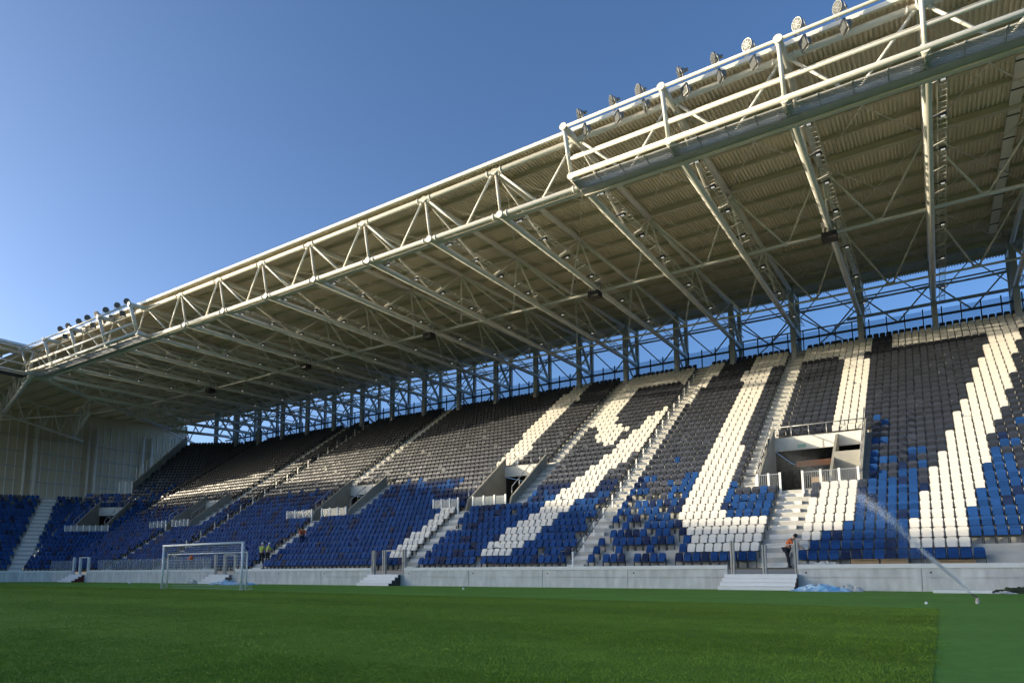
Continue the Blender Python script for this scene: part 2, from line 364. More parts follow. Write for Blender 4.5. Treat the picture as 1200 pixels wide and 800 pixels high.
# holes in the wall: dark drain pipes
# ------------------------------------------------------------------ seats
def in_poly(x, y, P):
    c = False; j = len(P)-1
    for i in range(len(P)):
        xi, yi = P[i]; xj, yj = P[j]
        if (yi > y) != (yj > y) and x < (xj-xi)*(y-yi)/(yj-yi)+xi: c = not c
        j = i
    return c
SEVEN = [(4.15,33.6),(2.15,22),(0.75,14),(-0.1,9),(-0.85,4),(-1.3,2.2),(-1.35,0.6),(1.1,0.6),(1.1,3.6),(1.6,5.6),(2.3,9.6),(2.75,13.5),(3.55,17.5),(4.1,20.5),(4.85,26),(5.9,33.6)]
NINE_LEG = [(-18.55,33.6),(-18.5,27),(-19.6,23.7),(-20.8,17),(-21.9,11.6),(-22.9,8),(-23.6,5.3),(-24.9,2),(-25.0,0.6),(-22.7,0.6),(-21.9,2.4),(-20.9,6),(-19.9,10),(-19.6,13),(-18.3,17),(-17.4,22.5),(-16.6,27),(-15.8,33.6)]
NINE_LOOP = [(-25.0,33.6),(-25.0,24.4),(-23.7,22.6),(-23.0,19.4),(-21.3,18.7),(-21.0,20.2),(-20.7,22.4),(-21.5,23.2),(-22.2,23.9),(-22.8,25.8),(-22.7,29),(-23.0,33.6)]
ZERO_L = [(-13.05,33.6),(-12.75,14),(-12.7,4.6),(-11.9,3.2),(-11.2,0.6),(-7.4,0.6),(-7.4,4.55),(-10.0,4.55),(-10.5,7),(-10.7,16),(-11.1,33.6)]
ZERO_R1 = [(-5.62,33.6),(-5.3,16.6),(-3.4,16.6),(-3.8,33.6)]
ZERO_R2 = [(-3.3,8.8),(-5.3,8.8),(-5.3,6.4),(-5.7,6.4),(-5.7,5.4),(-6.25,5.4),(-6.25,1.5),(-5.75,1.5),(-5.75,0.6),(-5.2,0.6),(-5.2,1.5),(-4.7,1.5),(-4.7,2.5),(-4.2,2.5),(-4.2,3.5),(-3.7,3.5),(-3.7,4.5),(-3.3,4.5)]
ONE_U = [(-31.45,38.6),(-31.55,27),(-31.3,16.6),(-29.0,16.6),(-29.3,24),(-29.15,33),(-29.3,38.6)]
ONE_L = [(-32.5,0.6),(-32.4,5),(-32.0,8.6),(-30.9,8.6),(-30.9,0.6)]
BARS = [(-24.6,-15.5,33.6,37.4),(-12.9,-3.7,33.6,37.4),(-1.95,14.0,33.6,37.4)]
POLYS = [SEVEN, NINE_LEG, NINE_LOOP, ZERO_L, ZERO_R1, ZERO_R2, ONE_U, ONE_L]
def is_white(x, r):
    for a, b, r0, r1 in BARS:
        if a < x < b and r0 < r < r1: return True
    return any(in_poly(x, r+0.02, P) for P in POLYS)
def smooth(t): t = max(0.0, min(1.0, t)); return t*t*(3-2*t)
rs = random.Random(11)
def colour(x, r, far=False):
    if not far and is_white(x, r): return 0
    if not far and -6.3 < x < -5.2 and 6 <= r <= 8: return 2
    lo, hi = (4.0, 19.5) if x > -4.6 else (4.0, 16.0) if x > -16 else ((7.5, 12.5) if x > -33 else (10.5, 16.5))
    if far: lo, hi = 14, 24
    p = smooth((r+0.5-lo)/(hi-lo))
    if rs.random() < p: return 2 if r > lo+3.5 or far else 3
    if r < 20 and rs.random() < 0.10: return 3
    return 1
def seat_parts():
    """back shell, folded pan and frame in the seat's own coordinates (x right, y outward, z up from the tread)"""
    back, pan, frm = MB(), MB(), MB()
    hw = 0.207
    prof = [(-hw,0.38),(hw,0.38),(hw,0.70),(hw-0.02,0.77),(hw-0.08,0.815),(-hw+0.08,0.815),(-hw+0.02,0.77),(-hw,0.70)]
    lean = lambda z: -0.10 + 0.07*(z-0.36)/0.5
    f = [(x, lean(z), z) for x, z in prof]; k = [(x*0.98, lean(z)+0.04, z) for x, z in prof]; nP = len(prof); b0 = 0
    back.v = f+k; back.f = [tuple(range(nP)), tuple(reversed(range(nP, 2*nP)))] + [((i+1)%nP, i, nP+i, nP+(i+1)%nP) for i in range(nP)]
    back.m = [0]*(nP+2); back.sm = [False]*(nP+2)
    pp = [(-0.185,-0.24,0.37),(0.185,-0.24,0.37),(0.185,-0.145,0.61),(0.12,-0.135,0.65),(-0.12,-0.135,0.65),(-0.185,-0.145,0.61)]
    q = [(x, y+0.06, z) for x, y, z in pp]; nP = 6
    pan.v = pp+q; pan.f = [tuple(range(nP)), tuple(reversed(range(nP, 2*nP)))] + [((i+1)%nP, i, nP+i, nP+(i+1)%nP) for i in range(nP)]
    pan.m = [0]*(nP+2); pan.sm = [False]*(nP+2)
    for x in (-0.2, 0.2): frm.box(x-0.018, x+0.018, -0.13, -0.02, 0.0, 0.40)
    frm.box(-0.2, 0.2, -0.10, -0.06, 0.33, 0.365)
    return back, pan, frm
bk, pn, fr = seat_parts()
CN = ['white', 'blue', 'black', 'dark blue']
CM = [M['white_plastic'], M['blue_plastic'], M['black_plastic'], M['navy_plastic']]
seats = []                                     # (sec, x, row, colour)
def blocked(x, r, voms, stairs):
    for a, b, r0, r1 in voms:
        if r0 <= r <= r1 and a-0.45 < x < b+0.45: return True
    for a, b, r0, r1 in stairs:
        if r0 <= r <= r1 and a-0.2 < x < b+0.2: return True
    return False
for r in range(NR):
    D = yrow(r)-YW; x0, x1 = limM(D); x = 13.8
    while x > x0+0.25:
        ok = not blocked(x, r, VOM, STAIRS)
        if (r == 0 and x > 1.75) or (r == 1 and x > 1.3): ok = False
        if r < 9 and -16.9 < x < -11.6 and not is_white(x, r) and rs.random() < 0.24: ok = False
        if r < 9 and -30 < x < -17 and not is_white(x, r) and rs.random() < 0.04: ok = False
        if ok: seats.append((MAIN, x, r, colour(x, r)))
        x -= PITCH
    x0, x1 = limA(D); x = x1-0.2
    while x > x0+0.2:
        if not blocked(x, r, VOMA, []): seats.append((FA, x, r, colour(-80, r, True)))
        x -= PITCH
    if r < 19:
        x0, x1 = limB(D); x = x1-0.2
        while x > -13.6:
            if not (-1.25 < x < 0.65): seats.append((FB, x, r, colour(-80, r, True)))
            x -= PITCH
def proj(p):
    d = p - cam_o.matrix_world.translation; z = d.dot(F2)
    return 600+781.17*d.dot(R3)/z, 566.85-781.17*d.dot(U3)/z, z
def seat_pos(sec, x, r): return sec.w(x, yrow(r) - (0 if sec is MAIN else YW), zrow(r))
cand = []
for i, (sec, x, r, c) in enumerate(seats):
    px, py, z = proj(seat_pos(sec, x, r)+V((0,0,0.6)))
    if 4 < px < 1196 and sec is MAIN: cand.append((z, i))
cand.sort(); near = set(i for z, i in cand[:300])
protos = []
for c in range(4):
    protos.append((bk.mesh('seat_back', CM[c]), pn.mesh('seat_pan', CM[c]), fr.mesh('seat_frame', M['dark_steel'])))
nb = {}
for i in near: nb.setdefault(seats[i][2], []).append(i)
for r, ids in nb.items():
    Rr = sorted([i for i in ids if seats[i][1] > -6.85], key=lambda i: seats[i][1]); Lr = sorted([i for i in ids if seats[i][1] <= -6.85], key=lambda i: -seats[i][1])
    rowname = 'front row' if r == 0 else ordw(r+1) + ' row up'
    for lst, side in ((Rr, 'right'), (Lr, 'left')):
        for k, i in enumerate(lst):
            sec, x, rr, c = seats[i]
            t = thing('stadium_seat', f"{CN[c]} seat, {rowname}, {ordw(k+1)} {side} of the stair above the widest steps", 'seat', seat_pos(sec, x, rr), 'stadium seats')
            for nm, me in zip(('seat_back', 'seat_pan', 'seat_frame'), protos[c]):
                o = bpy.data.objects.new(nm, me); COL.objects.link(o); o.parent = t
allv, allf, allm = [], [], []
def fade(mt, base):
    # colour scatter of the plastic from seat to seat: attribute on the mass of seats, object random on the single ones
    n = mt.node_tree.nodes; l = mt.node_tree.links; b = n["Principled BSDF"]; src = b.inputs["Base Color"].links[0].from_socket
    a = n.new("ShaderNodeAttribute"); a.attribute_name = 'fade'
    oi = n.new("ShaderNodeObjectInfo"); mr = n.new("ShaderNodeMapRange"); mr.inputs["To Min"].default_value = 0.74; mr.inputs["To Max"].default_value = 1.12; l.new(oi.outputs["Random"], mr.inputs["Value"])
    gt = n.new("ShaderNodeMath"); gt.operation = 'GREATER_THAN'; gt.inputs[1].default_value = 0.01; l.new(a.outputs["Fac"], gt.inputs[0])
    mx = n.new("ShaderNodeMix"); mx.data_type = 'FLOAT'; l.new(gt.outputs[0], mx.inputs[0]); l.new(mr.outputs[0], mx.inputs[2]); l.new(a.outputs["Fac"], mx.inputs[3])
    vm = n.new("ShaderNodeVectorMath"); vm.operation = 'SCALE'; l.new(src, vm.inputs[0]); l.new(mx.outputs[0], vm.inputs["Scale"]); l.new(vm.outputs[0], b.inputs["Base Color"])
for k in (1, 2, 3): fade(CM[k], None)
tv = bk.v + pn.v + fr.v; tf = []; tm = []
off = 0
for q, kind in ((bk, 0), (pn, 0), (fr, 4)):
    for f in q.f: tf.append(tuple(v+off for v in f)); tm.append(kind)
    off += len(q.v)
tv_open = bk.v + [(vx, -0.09-(vz-0.37)*0.95, 0.40+(vy+0.2)*0.35) for vx, vy, vz in pn.v] + fr.v
alls = []
for i, (sec, x, r, c) in enumerate(seats):
    if i in near: continue
    sh = rs.uniform(0.72, 1.12); tvv = tv_open if rs.random() < 0.035 else tv; dl = rs.gauss(0, 0.02)
    P = seat_pos(sec, x, r); ca, sa = math.cos(sec.phi), math.sin(sec.phi); b = len(allv)
    jx = rs.uniform(-0.008, 0.008)
    allv += [(P.x+(vx+jx)*ca-(vy+dl*vz)*sa, P.y+(vx+jx)*sa+(vy+dl*vz)*ca, P.z+vz) for vx, vy, vz in tvv]; alls += [sh]*len(tv)
    allf += [tuple(b+q for q in f) for f in tf]; allm += [c if k == 0 else 4 for k in tm]
me = bpy.data.meshes.new('stadium_seats'); me.from_pydata(allv, [], allf)
for q in CM + [M['dark_steel']]: me.materials.append(q)
at = me.attributes.new('fade', 'FLOAT', 'POINT'); at.data.foreach_set('value', alls)
me.polygons.foreach_set('material_index', allm); me.update()
o = bpy.data.objects.new('stadium_seats', me); COL.objects.link(o)
tag(o, 'thousands of blue, black and white seats filling the stand, white ones spelling 1907', 'seats', kind='stuff')

# ------------------------------------------------------------------ roof
ROOF_TOP = lambda y: 23.78 + 0.062*(y-29.0)
roof = thing('stand_roof', 'ribbed metal roof sheeting over the whole stand', 'roof', (0, 28.6, 23.9))
def inv(p): return (p[0], p[1]-28.6, p[2]-23.9)
mb = MB(); x = -116.0; step = 0.20
ys = [29.0, 64.6]
while x < 20:
    # trapezoid rib profile: low pan, slope, crest, slope
    pts = [(x,0),(x+0.095,0),(x+0.105,0.10),(x+0.19,0.10),(x+0.20,0)]
    for (xa, za), (xb, zb) in zip(pts, pts[1:]):
        for ya, yb in ((ys[0], ys[-1]),):
            mb.quad([inv((xa,ya,ROOF_TOP(ya)+za)), inv((xb,ya,ROOF_TOP(ya)+zb)), inv((xb,yb,ROOF_TOP(yb)+zb)), inv((xa,yb,ROOF_TOP(yb)+za))])
    x += step
mb.build('roof_sheet', M['sheet'], roof)
mb = MB(); mb.quad([inv((-116,29.0,ROOF_TOP(29.0)+0.22)), inv((20,29.0,ROOF_TOP(29.0)+0.22)), inv((20,64.7,ROOF_TOP(64.7)+0.22)), inv((-116,64.7,ROOF_TOP(64.7)+0.22))])
mb.build('roof_cover', M['grey_steel'], roof)
mb = MB(); mb.beam(inv((-77.4,28.93,23.80)), inv((20,28.93,23.80)), 0.14, 0.20); mb.build('edge_gutter', M['steel_cap'], roof)
for y, h, wd in ((30.9,.24,.12),(33.2,.24,.12),(35.5,.24,.12),(37.6,.24,.12),(40.0,.36,.3),(42.6,.24,.12),(45.0,.24,.12),(47.6,.24,.12),(50.0,.36,.3),(52.6,.24,.12),(55.3,.24,.12),(58.1,.24,.12),(60.3,.36,.3),(63.4,.24,.12)):
    mb = MB(); z = ROOF_TOP(y)-h/2-0.012
    mb.beam(inv((-115,y,z)), inv((19,y,z)), wd, h); mb.build('purlin', M['purlin'], roof)

UP = lambda y: V((0, y, 23.45 + (y-28.0)*0.052))
LO = lambda y: V((0, y, 21.17 + max(0, y-30)*0.021))
LAMP_Y = (31.2, 34.0, 37.0, 40.6, 46.0, 51.5, 57.5)
TRI = range(-2, 16)
def truss_meshes(gantry):
    D = {}
    yl, yu = (28.75, 27.95) if gantry else (29.85, 29.3)
    q = MB(); q.tube((0,yl,21.17), LO(30), 0.2, 14); q.tube(LO(30), LO(63.3), 0.19, 14); D['lower_chord'] = q.mesh('lower_chord', M['steel'])
    q = MB(); q.tube((0,yu,UP(yu).z), UP(40), 0.18, 14); q.tube(UP(40)+V((0,0,-0.03)), UP(63), 0.16, 14); D['upper_chord'] = q.mesh('upper_chord', M['steel'])
    q = MB(); q.tube((0,yl-0.03,21.17), (0,yl,21.17), 0.215, 14); D['end_cap'] = q.mesh('end_cap', M['steel_cap'])
    q = MB(); q.tube((0,yu-0.03,UP(yu).z), (0,yu,UP(yu).z), 0.2, 14); D['top_end_cap'] = q.mesh('end_cap', M['steel_cap'])
    nodes = [UP(29.6), LO(36.8), UP(40.0), LO(43.3), UP(49.6), LO(54.5), UP(60.2)]
    D['web'] = []
    for a, b in zip(nodes, nodes[1:]):
        q = MB(); q.tube(a, b, 0.075, 8); D['web'].append(q.mesh('web_strut', M['steel']))
    q = MB(); q.tube(UP(yu+0.2), V((0, yl+0.15, 21.2)), 0.085, 8); D['web'].append(q.mesh('front_post', M['steel']))
    q = MB()
    for x in (0.42, 0.78): q.beam((x,31,21.55), (x,61.5,22.15), 0.035, 0.05)
    y = 31.2
    while y < 61.4:
        q.beam((0.42,y,21.55+(y-31)*0.0197), (0.78,y,21.55+(y-31)*0.0197), 0.025, 0.03, up=V((0,1,0))); y += 0.45
    y = 31.5
    while y < 61: q.beam((0.1,y,LO(y).z+0.14), (0.8,y,21.53+(y-31)*0.0197), 0.05, 0.04); y += 2.6
    D['cable_ladder'] = q.mesh('cable_ladder', M['steel'])
    return D
TM = {True: truss_meshes(True), False: truss_meshes(False)}
isg = lambda i: i <= 3 or i >= 11
for i in TRI:
    D = TM[isg(i)]; num = i+3
    lab = f"white tubular roof truss reaching back to the rear columns, {ordw(i+1)} counted from the right side" if i >= 0 else f"white tubular roof truss just past the right edge of the picture, {ordw(-i)} one"
    t = thing('roof_truss', lab, 'roof truss', (XI(i),0,0), 'white roof trusses')
    def part(nm, me): o = bpy.data.objects.new(nm, me); COL.objects.link(o); o.parent = t; return o
    for nm in ('lower_chord','upper_chord','end_cap','top_end_cap','cable_ladder'): part(nm.replace('top_',''), D[nm])
    for k in D['web']: part('web_strut' if k.name.startswith('web') else 'front_post', k)
# longitudinal ties with inverted V braces up to the truss nodes
for (y, yu, r, nm) in ((43.3, 40.0, 0.10, 'tie tube half way back under the roof'), (54.5, 49.6, 0.085, 'tie tube near the back of the roof')):
    t = thing('tie_tube', f"long pale {nm}, with V braces above", 'roof tie', (0,y,LO(y).z))
    q = MB(); q.tube((-80,0,0), (18,0,0), r, 10); q.build('tube', M['steel'], t)
    for i in range(-3, 15):
        xm = XI(i)-DX/2
        q = MB()
        for xt in (XI(i), XI(i+1)): q.tube((xm+(0.16 if xt > xm else -0.16),0,0.12), (xt, yu-y, UP(yu).z-LO(y).z), 0.065, 8)
        q.box(xm-0.28, xm+0.28, -0.03, 0.03, 0.0, 0.2)
        q.build('v_brace', M['steel'], t)
t = thing('wind_bracing', 'thin crossed bracing rods lying just under the roof sheets between the trusses', 'bracing', (0,0,0))
for i in range(-2, 15):
    for ya, yb in ((30.5,40.0),(40.0,49.6),(49.6,60.2)):
        q = MB()
        q.tube((XI(i),ya,UP(ya).z+0.05),(XI(i+1),yb,UP(yb).z+0.05),0.03,6); q.tube((XI(i+1),ya,UP(ya).z),(XI(i),yb,UP(yb).z),0.03,6)
        q.build('crossed_rods', M['steel'], t)
# front edge truss
t = thing('edge_truss', 'white tubular truss along the front edge of the roof with diagonals meeting at mid bay', 'roof truss', (0,30.0,21.2))
q = MB(); q.tube((XI(15)-0.2,0,0), (19,0,0), 0.15, 12); q.build('bottom_tube', M['steel_cap'], t)
q = MB(); q.tube((XI(15)-0.2,-0.6,2.33), (19,-0.6,2.33), 0.15, 12); q.build('top_tube', M['steel_cap'], t)
q = MB(); q.beam((XI(15),0.33,-0.16), (19,0.33,-0.16), 0.34, 0.05); q.build('cable_tray', M['steel'], t)
for i in range(-3, 15):
    xm = XI(i)-DX/2
    for xt in (XI(i), XI(i+1)):
        s = 1 if xt > xm else -1
        q = MB(); q.tube((xm+0.2*s,0,0.1), (xt-0.25*s,-0.55,2.2), 0.07, 8); q.tube((xt-0.25*s-0.12*s,-0.52,2.1),(xt-0.2*s,-0.56,2.24),0.1,8); q.build('diagonal', M['steel_cap'], t)
    q = MB(); q.tube((XI(i),0,-0.02),(XI(i),-0.02,0.02),0.01,6)
    for s in (-1, 1):
        for y, z in ((0,0),(-0.6,2.33)):
            q = MB(); q.tube((XI(i)+0.42*s,y,z),(XI(i)+0.5*s,y,z),0.19,12); q.build('flange', M['steel'], t)
# floodlight gantries
def gantry(i0, i1, lab, extra=0.0):
    xa, xb = XI(i0)-extra, XI(i1) if i1 >= -2 else 19
    t = thing('floodlight_gantry', lab, 'gantry', (0,28.75,21.17))
    q = MB(); q.tube((xa,0,0),(xb,0,0),0.13,12); q.build('bottom_rail', M['steel_cap'], t)
    q = MB(); q.tube((xa,-0.2,0.78),(xb,-0.2,0.78),0.09,10); q.build('middle_rail', M['steel_cap'], t)
    q = MB(); q.tube((xa,-0.75,2.26),(xb,-0.75,2.26),0.075,10); q.build('top_rail', M['steel_cap'], t)
    q = MB(); q.tube((xa,0.25,1.25),(xb,0.25,1.25),0.02,6); q.build('back_wire', M['steel'], t)
    for i in range(i1, i0+1):
        q = MB(); q.tube((XI(i),-0.72,2.2),(XI(i),-0.02,0.05),0.085,10); q.build('post', M['steel_cap'], t)
    q = MB(); q.box(xa,xb,1.05,1.55,-0.26,-0.22); q.build('walkway_plate', M['rear_steel'], t)
    q = MB(); y = 0.2
    while y < 1.05: q.beam((xa,y,-0.2),(xb,y,-0.2),0.02,0.05); y += 0.11
    x = xa
    while x < xb: q.beam((x,0.15,-0.2),(x,1.05,-0.2),0.03,0.06); x += 1.3
    q.build('walkway_grating', M['rear_steel'], t)
    q = MB(); q.beam((xa,1.66,-0.25),(xb,1.66,-0.25),0.2,0.2); q.build('walkway_beam', M['steel'], t)
    return t
gantry(3, -2, 'white floodlight gantry with walkway standing out from the right part of the roof edge')
gantry(14, 11, 'white floodlight gantry with walkway at the left end of the roof edge', 4.8)
# floodlights: round on the top rail, square below it
def floodlight(kind):
    t = bpy.data.objects.new(kind, None); COL.objects.link(t)
    h = MB(); gl = MB(); b = MB()
    if kind == 'round_floodlight':
        h.tube((0,0,0),(0,0.10,0),0.29,18); h.tube((0,0.10,0),(0,0.34,0),0.27,18,r1=0.12); h.tube((0,0.34,0),(0,0.52,0),0.09,12)
        gl.tube((0,-0.012,0),(0,-0.004,0),0.265,18)
        for a in range(8): h.beam((0,-0.02,0),(0.26*math.cos(a*math.pi/4),-0.02,0.26*math.sin(a*math.pi/4)),0.012,0.012)
        for a in range(16): h.beam((0.14*math.cos(a*math.pi/8),-0.02,0.14*math.sin(a*math.pi/8)),(0.14*math.cos((a+1)*math.pi/8),-0.02,0.14*math.sin((a+1)*math.pi/8)),0.012,0.012)
        b.path([(-0.33,0.1,0),(-0.33,0.15,-0.38),(0.33,0.15,-0.38),(0.33,0.1,0)],0.025,6)
    else:
        h.box(-0.25,0.25,0,0.12,-0.25,0.25); h.box(-0.16,0.16,0.12,0.34,-0.16,0.16)
        for z in (-0.1,0,0.1): h.box(-0.2,0.2,0.34,0.36,z-0.02,z+0.02)
        gl.box(-0.21,0.21,-0.012,-0.003,-0.21,0.21)
        b.path([(-0.28,0.08,0),(-0.28,0.1,-0.36),(0.28,0.1,-0.36),(0.28,0.08,0)],0.022,6)
    for nm, q, mt in (('lamp_housing',h,M['lamp_metal']),('lamp_glass',gl,M['lamp_glass']),('bracket',b,M['lamp_metal'])):
        q.build(nm, mt, t)
    t['category'] = 'floodlight'
    return t
RX = [-13.9,-12.1,-10.7,-8.7,-7.1,-5.6,-3.55,-2.0]; LX = [-68.7,-67.2,-65.15,-63.55,-61.97,-60.3,-58.4,-56.85]
first = {}
rf = random.Random(3)
for xs, where in ((RX,'right'),(LX,'left')):
    for k, x in enumerate(xs):
        for kind in ('round_floodlight','square_floodlight'):
            if kind not in first: o = first[kind] = floodlight(kind)
            else: o = copy_tree(first[kind])
            up = kind.startswith('round')
            o.scale = (0.9,0.9,0.9); o.location = (x, 28.02, 23.82) if up else (x+0.12, 28.45, 23.2)
            o.rotation_euler = (R(14), 0, R((-50 if where == 'right' else 25)+rf.uniform(-22,22)))
            o['label'] = f"{'round' if up else 'square'} floodlight {'above' if up else 'below'} the gantry top rail, {ordw(k+1)} from the left on the {where} gantry"
            o['group'] = 'floodlights on the gantries'
# small lamps hung beside the trusses
lp = bpy.data.objects.new('roof_lamp', None); COL.objects.link(lp); lp['category'] = 'lamp'; lp['group'] = 'small lamps under the roof'
q = MB(); q.box(-0.15,0.15,-0.11,0.11,0,0.1); q.beam((-0.45,0,0.06),(0.05,0,0.06),0.04,0.04); q.build('housing', M['dark_steel'], lp)
q = MB(); q.box(-0.09,0.09,-0.06,0.06,-0.025,-0.003); q.build('lens', M['lamp_lit'], lp)
used = False
for i in range(0, 15):
    for k, y in enumerate(LAMP_Y):
        if used: o = copy_tree(lp)
        else: o = lp; used = True
        o.location = (XI(i)+0.6, y, LO(y).z+0.02)
        o['label'] = f"small lit lamp beside the {ordw(i+1)} truss from the right, {ordw(k+1)} lamp from its front end"
# loudspeakers hung at the middle tie
sp = None
for k, i in enumerate((1, 4, 7, 10, 13)):
    if sp is None:
        sp = bpy.data.objects.new('loudspeaker', None); COL.objects.link(sp); sp['category'] = 'loudspeaker'; sp['group'] = 'loudspeakers under the roof'
        q = MB(); q.box(-0.42,0.42,-0.35,0.35,-0.55,-0.12); q.build('cabinet', M['black'], sp)
        q = MB()
        for x in (-0.34,0,0.34):
            for y in (-0.25,0.25): q.beam((x,y,-0.12),(x,y,0.55),0.05,0.05)
        q.box(-0.42,0.42,-0.3,0.3,0.5,0.55); q.build('hanger', M['grey_steel'], sp)
        o = sp
    else: o = copy_tree(sp)
    o.location = (XI(i), 42.4, 21.15); o['label'] = f"black loudspeaker box hung under a truss near the middle tie, {ordw(k+1)} from the right"
# duct and ladder near the right edge
t = thing('cable_duct', 'wide cream cable duct with cross straps under the roof at the far right', 'duct', (4.75,0,0))
q = MB(); q.beam((0,33,24.0),(0,57,25.0),0.5,0.22); q.build('duct_body', M['steel'], t)
y = 33.6
while y < 57: q = MB(); q.beam((-0.27,y,23.87+(y-33)*0.0417),(0.27,y,23.87+(y-33)*0.0417),0.06,0.05); q.build('strap', M['dark_steel'], t); y += 2.4
# rear columns and bracing
cf = MB(); cf.box(-0.2,0.2,-0.24,-0.2,-1.4,6.6); cf.box(-0.2,0.2,0.2,0.24,-1.4,6.6); cf.box(-0.03,0.03,-0.2,0.2,-1.4,6.6); cfm = cf.mesh('column_shaft', M['rear_steel'])
cr = MB(); cr.box(-0.17,0.17,2.95,3.25,-1.4,6.6); crm = cr.mesh('rear_shaft', M['rear_steel'])
cd = MB(); cd.beam((0,0.2,5.6),(0,3.0,2.4),0.22,0.22); cd.beam((0,0.2,2.5),(0,3.0,2.4),0.2,0.2); cd.beam((0,0.0,2.3),(0,3.0,0.2),0.12,0.12); cdm = cd.mesh('brace', M['rear_steel'])
for i in range(-2, 19):
    lab = f"steel double column behind the top row, {ordw(i+1)} from the right" if i >= 0 else f"steel double column past the right edge, {ordw(-i)} one"
    t = thing('roof_column', lab, 'column', (XI(i),60.3,19.3), 'steel columns at the back of the stand')
    for nm, me in (('column_shaft',cfm),('rear_shaft',crm),('brace',cdm)):
        o = bpy.data.objects.new(nm, me); COL.objects.link(o); o.parent = t
t = thing('rear_bracing', 'dark steel beams and V braces joining the columns behind the top row', 'bracing', (0,63.45,19.3))
for z, wd, h, y in ((5.05,0.12,0.14,0.5),(5.35,0.12,0.1,0.5),(2.35,0.16,0.18,0.0),(3.6,0.2,0.22,0.6)):
    xa, xb = (-95, 18)
    if z == 3.6: xa, xb = -5.6, 18
    q = MB(); q.beam((xa,y,z),(xb,y,z),wd,h); q.build('beam', M['rear_steel'], t)
for i in range(-3, 18):
    xm = XI(i)-DX/2; q = MB()
    for xt in (XI(i), XI(i+1)): q.beam((xm,0,2.35),(xt,0,5.2),0.11,0.11)
    q.build('v_brace', M['rear_steel'], t)
for i in range(-3, 18):                          # lighter V braces in the plane of the front columns, and struts back to the rear ones
    xm = XI(i)-DX/2; q = MB()
    for xt in (XI(i), XI(i+1)): q.beam((xm,-3.15,5.3),(xt,-3.15,2.5),0.07,0.07)
    q.build('v_brace', M['rear_steel'], t)
    q = MB(); q.beam((XI(i),-3.0,3.9),(xm,0.3,5.0),0.07,0.07); q.beam((XI(i+1),-3.0,3.9),(xm,0.3,5.0),0.07,0.07); q.build('v_brace', M['rear_steel'], t)
for i in (1,2,8,9,12,13,15):                    # crossed bays
    q = MB(); a, b = XI(i), XI(i+1)
    q.beam((a,0.3,4.6),(b,0.3,0.4),0.1,0.1); q.beam((b,0.3,4.6),(a,0.3,0.4),0.1,0.1); q.beam((a,0.3,3.2),(b,0.3,3.2),0.1,0.12); q.build('cross_brace', M['rear_steel'], t)
# glass barrier behind the top row
t = thing('glass_barrier', 'clear glass barrier with dark posts running behind the top row', 'barrier', (0,62.3,19.2))
xa = 17.0; k = 0
gp = MB(); q = MB()
while xa > -92:
    q.box(xa-0.05,xa+0.05,-0.05,0.05,-0.6,2.75)
    gp.box(xa-DX/4+0.07,xa-0.07,-0.012,0.012,0.2,2.6); xa -= DX/4
q.build('posts', M['dark_steel'], t); gp.build('glass_panes', M['glass'], t)
q = MB(); q.beam((-92,0.02,2.1),(17,0.02,2.1),0.08,0.1); q.build('rail', M['dark_steel'], t)
q = MB(); q.box(-92,17,-2.0,1.4,-0.9,-0.62); q.build('walkway_slab', M['concrete_dark'], stand).location = (0,62.3,19.2)

# ------------------------------------------------------------------ left end: cladding wall, side stand, side roof
t = thing('cladding_wall', 'tall grey-olive cladding wall with pale columns and rails at the far left end', 'wall', (-110,0,0))
q = MB(); q.prism([(-0.15,36,5),(-0.15,66,5),(-0.15,66,ROOF_TOP(66)+0.2),(-0.15,36,ROOF_TOP(36)+0.2)],0.15); q.build('panel_sheet', M['panel'], t)
q = MB(); y = 36.4
while y < 66: q.box(0.0,0.08,y-0.045,y+0.045,5,24); y += 1.06
q.build('mullions', M['white_paint'], t)
q = MB()
for z in (14.0, 16.0, 18.2, 20.4): q.box(0.082,0.18,36,66,z-0.07,z+0.07)
q.build('rails', M['rear_steel'], t)
for y in (41.6, 42.9, 50.0, 51.0, 58.2, 59.6):
    q = MB(); q.tube((0.5,y,8),(0.5,y,23),0.16 if y in (41.6,50.0,58.2) else 0.22,10); q.build('column', M['steel'], t)
# added unseen sheet, lower edge shaped to shut the low sun out of the corner
q = MB(); q.prism([(-0.15,10.0,26.5),(-0.15,10.0,23.6),(-0.15,12.2,21.3),(-0.15,13.9,20.4),(-0.15,15.6,19.5),(-0.15,22.5,18.2),(-0.15,26,15.4),(-0.15,30.7,13.2),(-0.15,36,12.4),(-0.15,36,26.5)],0.15); q.build('sun_block_sheet', M['panel'], t)
q = MB(); q.box(-0.15,0,30,36,5,11.8); q.build('lower_cladding', M['panel'], t)
# side stand (out of the frame to the left): its terrace and a shading back wall
t = thing('side_stand', 'concrete terrace of the neighbouring stand just past the left edge', 'grandstand', (-94,0,0))
q = MB()
for r in range(18): q.box(-0.4-0.71*r-0.71,-0.4-0.71*r,-80,22,0.0,zrow(r)+0.1)
q.build('terrace', M['concrete'], t)
q = MB(); q.prism([(-13.6,-80,0),(-13.6,30,0),(-13.6,30,12.2),(-13.6,25,13.2),(-13.6,15,14.6),(-13.6,6,14.0),(-13.6,-0.4,13.7),(-13.6,-6.6,12.6),(-13.6,-15.6,11.9),(-13.6,-20,11.2),(-13.6,-27,11.2),(-13.6,-80,11.3)],0.3); q.build('shading_back_wall', M['panel'], t)  # unseen wall, top edge shaped to cast the shade line across the lower rows
